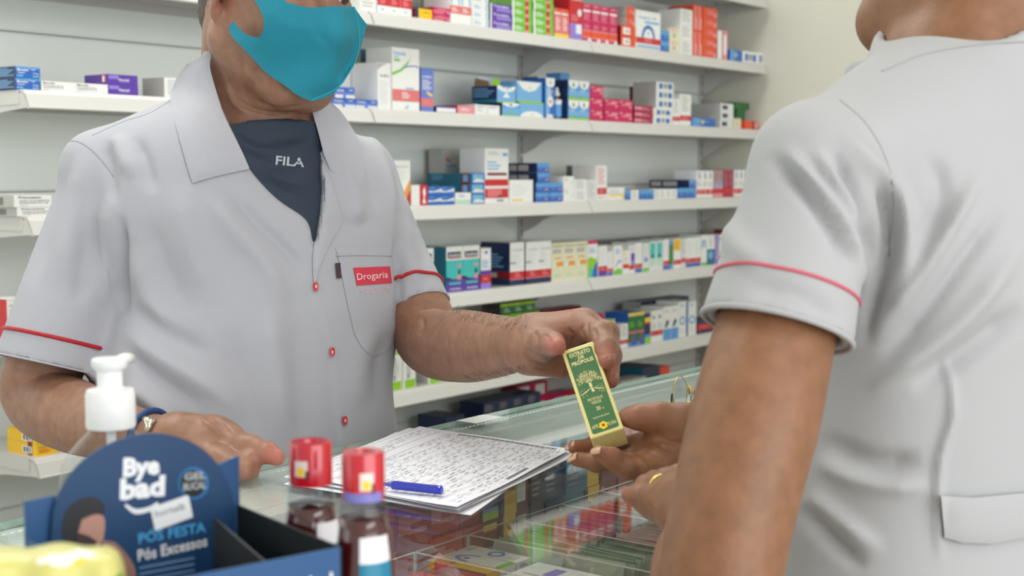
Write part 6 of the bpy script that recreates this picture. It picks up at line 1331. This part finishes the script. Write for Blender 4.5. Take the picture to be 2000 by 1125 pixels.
G = M((150, 156, 140), .5); G2 = M((92, 98, 92), .5); Wt = M((222, 222, 216), .5)
cards(3, 13, .085, .044, .30, (G, G2), 'grey green medicine card standing in the tray under the glass', 'grey green cards under the glass')
cards(4, 13, .085, .044, .35, (M((170, 176, 156), .5), G2), 'pale olive medicine card standing in the tray under the glass', 'pale olive cards under the glass')
cards(5, 9, .075, .040, .75, (foil, M((110, 96, 60), .4)), 'shiny foil sachet leaning in the tray beside the ringed hand', 'foil sachets under the glass', name='foil_sachet')
cards(6, 9, .075, .040, .7, (foil, M((150, 80, 70), .4)), 'foil sachet with reddish print in the tray under the hand', 'reddish foil sachets under the glass', name='foil_sachet')
cards(2, 8, .08, .042, .55, (Wt, M((150, 180, 140), .5)), 'white and green medicine card leaning in the tray', 'white green cards under the glass')
ye_ = Yt-.10
cards(2, 8, .06, .044, .5, (M((196, 200, 190), .4), M((110, 140, 110), .5)), 'leaning grey green sachet near the counter front', 'grey green sachets near the front', y0=ye_, name='sachet')
cards(3, 12, .06, .044, .45, (M((176, 84, 70), .4), M((226, 180, 170), .3)), 'red sachet in the tray near the counter front', 'red sachets near the front', y0=ye_, name='sachet')
cards(4, 12, .06, .040, .45, (M((200, 120, 116), .4), M((232, 212, 206), .3)), 'pink sachet in the tray near the counter front', 'pink sachets near the front', y0=ye_, name='sachet')
cards(5, 10, .06, .036, .6, (M((206, 204, 200), .3), M((206, 180, 60), .3)), 'clear and gold sachet by the green glass edge', 'gold sachets by the glass edge', y0=ye_, name='sachet')
def tbox(x0, x1, y0, y1, h, base, an, look):
    b = MB(); b.box(0, x1-x0, 0, y1-y0, 0, h, cm(base)); art(b, AR[an], 0, x1-x0, 0, h, 0)
    n0 = len(b.v); art(b, AR[an], 0, x1-x0, 0, y1-y0, 0)
    for i in range(n0, len(b.v)): p = b.v[i]; b.v[i] = (p[0], p[2], h-p[1])
    o = b.build('medicine_box', origin=(0, 0, 0), label=look, cat='medicine box'); o.location = (x0, y0, zfl+.0006)
for i, (an, base, look) in enumerate((('orangeye', 'or_', 'amber and red carton under the glass at the tray left'), ('bluearc', 'w', 'white carton with blue curve under the glass'), ('bluering', 'w', 'white carton with blue ring under the glass'))):
    x0 = xr[1]+.004+i*(xr[2]-xr[1])*.32; tbox(x0, x0+(xr[2]-xr[1])*.29, Yt-.075, Yt-.006, .036, base, an, look)
tbox(xr[1]+.004, xr[2]-.004, Yn+.008, Yt-.085, .034, 'w', 'pair', 'low white carton under the glass near the counter front')
tbox(xr[0]+.004, xr[1]-.004, Yn+.02, Yt-.01, .030, 'r', 'pinkhalf', 'red carton under the glass beside the mouthwash bottles')
# cartons lying deeper on the inner shelf behind the tray
cols = [(700, 775, 'r', 'dpink', 'red'), (776, 845, 'dm', 'dpink', 'dusky crimson'), (846, 905, 'r', 'dpink', 'bright red'), (906, 945, 'dm', 'plain', 'wine red'), (946, 978, 'nv', 'navyyel', 'navy and amber'), (979, 1010, 'nv', 'orangeye', 'amber and navy'),
 (1011, 1040, 'dr', 'lightlines', 'red framed white'), (1041, 1068, 'br', 'boxdark', 'dark brown'), (1069, 1105, 'nv', 'boxdark', 'dark petrol'), (1106, 1148, 'te', 'boxdark', 'deep teal'), (1149, 1178, 'br', 'orangeye', 'brown and amber'), (1179, 1212, 'dr', 'maglogo', 'maroon'), (1213, 1250, 'dm', 'dpink', 'plum'), (1251, 1300, 'w', 'redlow', 'white and red')]
yc = YB-.165; zsh = CZ-.198
b = MB(); b.box(xr[0]-.1, xr[-1]+.3, YB-.168, YB-.03, CZ-.3215, CZ-.1985, M((214, 210, 204), .5)); b.build('display_riser', label='pale riser block on the inner shelf under the piled cartons', cat='riser')
for i, (xa, xb, base, an, nm) in enumerate(cols):
    def XX(px_):
        v = CF+CR*(px_-1000)/FPX-CU*((1010-(px_-700)*.25)-562.5)/FPX; return (v*(yc/v[1]))[0]
    x0, x1 = XX(xa), XX(xb)-.001; h = .043; bb = MB(); bb.box(0, x1-x0, 0, .09, 0, h-.0005, cm(base)); art(bb, AR[an], 0, x1-x0, 0, h-.0005, 0); p = bb.build('medicine_box', origin=(0, 0, 0))
    for j in range(4):
        o = p if j == 0 else p.copy()
        if j: COL.objects.link(o)
        o.location = (x0, yc+random.uniform(0, .006), zsh+j*h)
        tag(o, '%s carton under the glass, %s of the %s pile from left' % (nm, ['bottom', 'second up', 'third up', 'top'][j], ORD[i]), 'medicine box', 'cartons piled inside the counter')

# ------------------------------------------------------------------ foreground on the counter
def at(x, d):
    p = W(x, 1000, d); return np.array([p[0], p[1], CZ])
def zpx(y, x, d): return W(x, y, d)[2]-CZ
# hand gel pump bottle
d = .86; c = at(221, d); c[2] += .0003; e = empty('pump_bottle', tuple(c), 'clear hand gel bottle with a white pump behind the blue display', 'bottle')
Z = lambda y: zpx(y, 221, d); wpl = M((238, 238, 236), .35, coat=.2); K = d/FPX
b = MB(); b.lathe([(46*K, Z(832)), (47*K, Z(828)), (47*K, Z(768)), (44*K, Z(758)), (27*K, Z(756)), (24*K, Z(752)), (24*K, Z(722)), (31*K, Z(716)), (34*K, Z(710)), (34*K, Z(700)), (31*K, Z(697)), (0.002, Z(696))], c, wpl, n=40); b.build('pump_collar', e, smooth=True).modifiers.new('e', 'EDGE_SPLIT').split_angle = .6
b = MB(); nz = _n(CR*.1+FH); b.tube([c+UZ*Z(708), c+UZ*Z(708)+nz*.025, c+UZ*Z(712)+nz*.034], [.003, .0035, .0035], wpl, n=12); b.build('pump_nozzle', e, smooth=True)
for q in range(24):
    pass
gm_ = glassmat('clear_plastic', (.93, .94, .94), rough=.03, ior=1.45)
prof = [(93*K, .001), (98*K, .006), (98*K, Z(930)), (94*K, Z(905)), (80*K, Z(880)), (62*K, Z(858)), (46*K, Z(842)), (40*K, Z(833))]
b = MB(); b.lathe(prof, c, gm_, n=48); b.build('clear_bottle', e, smooth=True)
b = MB(); b.lathe([(88*K, .003), (92*K, .01), (92*K, Z(950)), (20*K, Z(949))], c, glassmat('gel', (.86, .90, .90), ior=1.34), n=40); b.build('gel', e, smooth=True)
b = MB(); b.tube([c+UZ*Z(830), c+UZ*.008], .003, wpl, n=10); b.build('dip_tube', e)
# mouthwash bottles
def mouthwash(x, d, ytop, ycap, yneck, label, second):
    c = at(x, d); c[2] += .0003; e = empty('mouthwash_bottle', tuple(c), label, 'bottle', 'red capped mouthwash bottles'); K = d/FPX; Z = lambda y: zpx(y, x, d)
    rc = M((190, 16, 36), .22, coat=.6); k = 42*K
    b = MB(); b.lathe([(k*.99, Z(ycap)), (k, Z(ycap)+.001), (k*.99, Z(ytop)-.0015), (k*.93, Z(ytop)), (k*.5, Z(ytop)), (k*.46, Z(ytop)-.002), (.0005, Z(ytop)-.002)], c, rc, n=40); cp = b.build('red_cap', e, smooth=True); cp.modifiers.new('e', 'EDGE_SPLIT').split_angle = .6
    b = MB(); 
    def wrap(a0, a1, z0, z1, rr_, m):
        n = 8; b.add([(c[0]+rr_*math.cos(a0+(a1-a0)*t/n), c[1]+rr_*math.sin(a0+(a1-a0)*t/n), c[2]+z) for t in range(n+1) for z in (z0, z1)], [(2*t, 2*t+2, 2*t+3, 2*t+1) for t in range(n)], m)
    fa = math.atan2(-CF[1], -CF[0]); sh = .5 if second else -.5
    zc0, zc1 = Z(ycap), Z(ytop); H = zc1-zc0
    wrap(fa+sh*.6-.35, fa+sh*.6+.30, zc0+H*.25, zc0+H*.62, k*1.006, M((226, 214, 206), .4)); wrap(fa+sh*.6-.2, fa+sh*.6+.15, zc0+H*.28, zc0+H*.46, k*1.012, M((244, 200, 20), .4)); wrap(fa+sh*.6+.2, fa+sh*.6+.34, zc0+H*.18, zc0+H*.4, k*1.012, M((40, 34, 40), .4))
    if second: wrap(fa-1.0, fa+1.1, zc0, zc0+H*.2, k*1.008, M((120, 120, 190), .4))
    b.build('cap_print', cp)
    b = MB(); b.lathe([(k*1.10, Z(yneck)), (k*1.13, Z(yneck)+.002), (k*1.0, Z(ycap)-.003), (k*1.02, Z(ycap)-.0005)], c, glassmat('clear_plastic'), n=36); b.build('clear_neck_ring', e, smooth=True)
    liq = M((66, 14, 18), .08, coat=.8, spec=.6); zz = Z(yneck)
    R1 = 64*K; b = MB(); b.lathe([(R1*.85, .0005), (R1, .004), (R1, zz*.45), (R1*.93, zz*.72), (R1*.8, zz*.9), (k*1.08, zz)], c, liq, n=40); b.build('dark_red_body', e, smooth=True)
    b = MB(); n = 12; vs = []
    for zf, rr_ in ((zz*.12, R1*1.01), (zz*.72, R1*.945), (zz*.82, R1*.885), (zz*.93, R1*.79)):
        for t in range(n+1): a = fa+(-.05 if second else .35)+t*1.25/n; vs.append((c[0]+rr_*math.cos(a), c[1]+rr_*math.sin(a), c[2]+zf))
    ms = [M((60, 150, 200), .35), M((20, 120, 150), .35), M((224, 222, 226), .4)]
    for r_ in range(3): b.add([vs[r_*(n+1)+t] for t in range(n+1)]+[vs[(r_+1)*(n+1)+t] for t in range(n+1)], [(t, t+1, t+n+2, t+n+1) for t in range(n)], ms[r_])
    b.build('front_label', e, smooth=True)
mouthwash(608, .775, 860, 944, 985, 'left mouthwash bottle with red cap, slightly behind its twin', False)
mouthwash(710, .715, 880, 974, 1008, 'right mouthwash bottle with red cap, nearer with white and blue label', True)
# blue cardboard display
Bk, Cn = W(465, 985, .788), W(668, 1068, .698); rd_ = Cn-Bk; rd_[2] = 0; rl = np.linalg.norm(rd_); rd_ = rd_/rl; ld = np.array([-rd_[1], rd_[0], 0])
if ld@CR > 0: ld = -ld
O_ = np.array([Bk[0], Bk[1], CZ]); 
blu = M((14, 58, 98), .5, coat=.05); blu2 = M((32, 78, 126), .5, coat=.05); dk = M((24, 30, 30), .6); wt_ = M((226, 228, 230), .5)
def onboard(x, y, off=0.0):
    v = CF+CR*(x-1000)/FPX-CU*(y-562.5)/FPX; n = rd_; t = ((O_+n*off-CO)@n)/(v@n); return CO+v*t
e = empty('cardboard_display', tuple(O_+ld*.06), 'blue cardboard counter display with arched header beside the gel pump', 'display box')
arch = curve2([(104, 1000), (120, 955), (160, 902), (225, 862), (300, 846), (370, 862), (420, 900), (448, 950), (458, 1000)], 4)
bt = [onboard(462, 1060), onboard(60, 1060)]
for p in bt: p[2] = CZ+.0005
b = MB(); pts = [onboard(x, y) for x, y in arch]; b.prism([tuple(p) for p in [bt[1]+0*bt[1]]+pts+[bt[0]]], tuple(-rd_*.0016), blu); hd = b.build('arched_header', e, fix=True)
b = MB()
for pl in (0,):
    a = [onboard(x, y, -.004) for x, y in ((48, 980), (108, 968), (108, 1120), (50, 1120))]; a[2][2] = a[3][2] = CZ+.001; b.prism([tuple(p) for p in a], tuple(-rd_*.0016), blu2)
b.build('side_wing', e, fix=True); b = MB()
a = [onboard(x, y, -.004) for x, y in ((425, 908), (467, 890), (468, 1100), (425, 1100))]; a[2][2] = a[3][2] = CZ+.001; b.prism([tuple(p) for p in a], tuple(-rd_*.0016), blu2)
b.build('side_wing', e, fix=True)
zr = Bk[2]-CZ; wl = np.linalg.norm((onboard(50, 1000)-onboard(465, 1000))[:2])
def wall(p, q, z0, z1, m, th):
    nn = _n(np.cross(q-p, UZ))*th; b = MB(); b.prism([tuple(p+UZ*z0), tuple(q+UZ*z0), tuple(q+UZ*z1), tuple(p+UZ*z1)], tuple(nn), m); return b
c0, c1, c2_, c3 = O_+rd_*.001, O_+rd_*rl, O_+rd_*rl+ld*wl, O_+ld*wl+rd_*.001
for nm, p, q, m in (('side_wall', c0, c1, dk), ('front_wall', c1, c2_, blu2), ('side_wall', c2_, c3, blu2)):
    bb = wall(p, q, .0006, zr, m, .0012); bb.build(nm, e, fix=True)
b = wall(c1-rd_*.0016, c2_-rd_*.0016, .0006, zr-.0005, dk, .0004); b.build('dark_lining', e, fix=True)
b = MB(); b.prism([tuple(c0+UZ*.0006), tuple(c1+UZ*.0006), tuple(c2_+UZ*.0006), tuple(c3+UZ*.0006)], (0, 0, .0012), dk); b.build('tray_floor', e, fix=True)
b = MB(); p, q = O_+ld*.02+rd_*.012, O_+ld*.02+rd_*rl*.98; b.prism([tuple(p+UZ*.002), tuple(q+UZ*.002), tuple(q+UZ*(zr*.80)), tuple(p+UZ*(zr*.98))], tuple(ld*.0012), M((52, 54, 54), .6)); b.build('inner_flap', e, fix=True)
# header print
hb = MB(); off = .0004
def bt_(txt, x0, y0, x1, y1, h, m, bold=.03):
    a, c_ = onboard(x0, y0, off), onboard(x1, y1, off); u = _n(c_-a); up = _n(np.cross(rd_, u)); up = up if up[2] > 0 else -up
    hm_ = h*.75/FPX; hb.text(txt, a, u, up, hm_, m, bold=bold, width=np.linalg.norm(c_-a))
def bp_(pts, m, o=off): hb.add([onboard(x, y, o) for x, y in pts], [tuple(range(len(pts)))], m)
bt_('Bye', 240, 930, 312, 924, 34, wt_, .05); bt_('bad', 234, 975, 322, 966, 38, wt_, .05)
bp_(curve2([(243, 988), (265, 1004), (300, 996), (310, 985)], 4)+curve2([(308, 980), (290, 990), (265, 994), (246, 984)], 4), wt_)
bp_([(293, 992), (368, 966), (377, 1010), (303, 1037)], wt_, .0006)
bp_([(378+30*math.cos(t), 944+32*math.sin(t)) for t in np.linspace(0, 2*math.pi, 28, endpoint=False)], M((30, 110, 165), .4)); bp_([(377+25*math.cos(t), 944+27*math.sin(t)) for t in np.linspace(0, 2*math.pi, 28, endpoint=False)], M((24, 28, 32), .4), .0006)
bt2 = off; off = .0008
bt_('GEL', 360, 938, 402, 934, 14, M((170, 174, 176), .5)); bt_('BUCAL', 358, 958, 403, 953, 14, M((170, 174, 176), .5)); bt_('hortelã', 303, 1010, 362, 994, 13, M((170, 172, 176), .5))
off = .0004
bt_('PÓS FESTA', 271, 1062, 402, 1038, 20, M((70, 160, 214), .5), .02); bt_('Pós Excessos', 270, 1096, 405, 1066, 22, wt_, .02)
for i in range(3): bp_([(272, 1108+i*12), (380, 1088+i*12), (380, 1091+i*12), (272, 1111+i*12)], M((120, 160, 196), .5))
# printed portrait of a man in profile
bp_(curve2([(125, 1075), (122, 1020), (140, 985), (175, 970), (202, 982), (202, 1010), (180, 1030), (165, 1070)], 4), M((34, 36, 40), .6), .0003)
bp_(curve2([(160, 1015), (185, 1005), (203, 1010), (204, 1040), (196, 1062), (165, 1068), (150, 1050)], 4), M((176, 132, 116), .6), .0005)
bp_(curve2([(200, 1055), (225, 1060), (245, 1080), (262, 1105), (262, 1130), (215, 1130)], 3), M((150, 112, 98), .6), .0005)
bp_(curve2([(150, 1040), (172, 1046), (190, 1060), (170, 1072), (150, 1070)], 3), M((60, 46, 44), .6), .0007)
hb.build('header_print', hd)
hb = MB(); a = c1+rd_*.0004+UZ*(zr-.022); hb.text('bye bad', a+ld*.036, _n(-ld), UZ, .010, wt_, bold=.03, width=.03); hb.build('front_print', e)
# soft pale yellow pack in the near corner
d = .60; c = at(95, d); cx = W(80, 1100, d); top = W(95, 1070, d)[2]
def pack(P):
    q = P-np.array([cx[0], cx[1], 0]); x = q@_n(CR+FH*.2); y = q@_n(FH-CR*.2); z = P[:, 2]-CZ; H = top-CZ
    ux = np.abs(x+.0)/.036; uy = np.abs(y)/.022; uz = np.abs(z-H/2)/(H/2); r = (ux**5+uy**3+uz**7)**(1/4.)
    return (r-1)*.018+.0012*np.sin(x*260)*np.sin(z*90)
pf = Field([('u', Fn(pack, [cx[0]-.06, cx[1]-.06, CZ+.0], [cx[0]+.06, cx[1]+.06, top+.01]))]); Vp, Fp = surface(pf, .0025); Vp = relax(Vp, Fp, 2)
Vp[:, 2] = np.maximum(Vp[:, 2], CZ+.0004)
X, Y, D = px(Vp[Fp].mean(1)); mi = np.zeros(len(Fp), int); mi[inpoly(X, Y, [(60, 1095), (160, 1072), (190, 1085), (120, 1110)])] = 1; mi[inpoly(X, Y, [(120, 1200), (240, 1118), (250, 1200)])] = 2; mi[inpoly(X, Y, [(150, 1090), (165, 1085), (170, 1098), (140, 1110)])] = 3
pko2 = npobj('wrapped_pack', Vp, Fp, [M((204, 198, 116), .4, coat=.2), M((226, 226, 222), .4), M((90, 140, 60), .4), M((226, 196, 70), .4)], mi=mi, smooth=True); tag(pko2, 'soft pale yellow wrapped pack in the nearest left corner of the counter', 'package')
# ------------------------------------------------------------------ legs and shoes behind / before the counter
def lower(par, o, X, Y, hw, top, col, shoe, nm):
    ops = [('u', Ell(o+UZ*(top-.02), (X, Y, UZ), (hw, hw*.62, .13), .04))]
    for s in (-1, 1):
        h = o+X*s*.085; ops += [('u', Cone(h+UZ*(top-.06), h+X*s*.01+UZ*.50, .082, .062, .05)), ('u', Cone(h+X*s*.01+UZ*.50, h+X*s*.015+UZ*.10, .062, .052, .03))]
    V, F = surface(Field(ops), .009); npobj(nm, relax(V, F, 2), F, col, par)
    for s in (-1, 1):
        h = o+X*s*.10; q = Field([('u', Ell(h+Y*.045+UZ*.038, (X, Y, UZ), (.045, .135, .042), .01)), ('u', Ell(h-Y*.03+UZ*.06, (X, Y, UZ), (.040, .055, .055), .02)), ('i', Fn(lambda P: .001-P[:, 2], [0, 0, 0], [0, 0, 0], 0))]); V, F = surface(q, .005); V[:, 2] = np.maximum(V[:, 2], .0005); npobj('shoe', relax(V, F, 1), F, shoe, par)
mo_ = W(500, 1000, 1.66); mo_[2] = 0; lower(man, mo_, MX, MY, .165, .80, M((46, 52, 66), .8), M((40, 36, 34), .5), 'trousers')
wo_ = W(1890, 1000, 1.10); wo_[2] = 0; lower(wom, wo_, WX, WY, .165, .84, M((200, 200, 202), .8), M((220, 220, 218), .5), 'trousers')
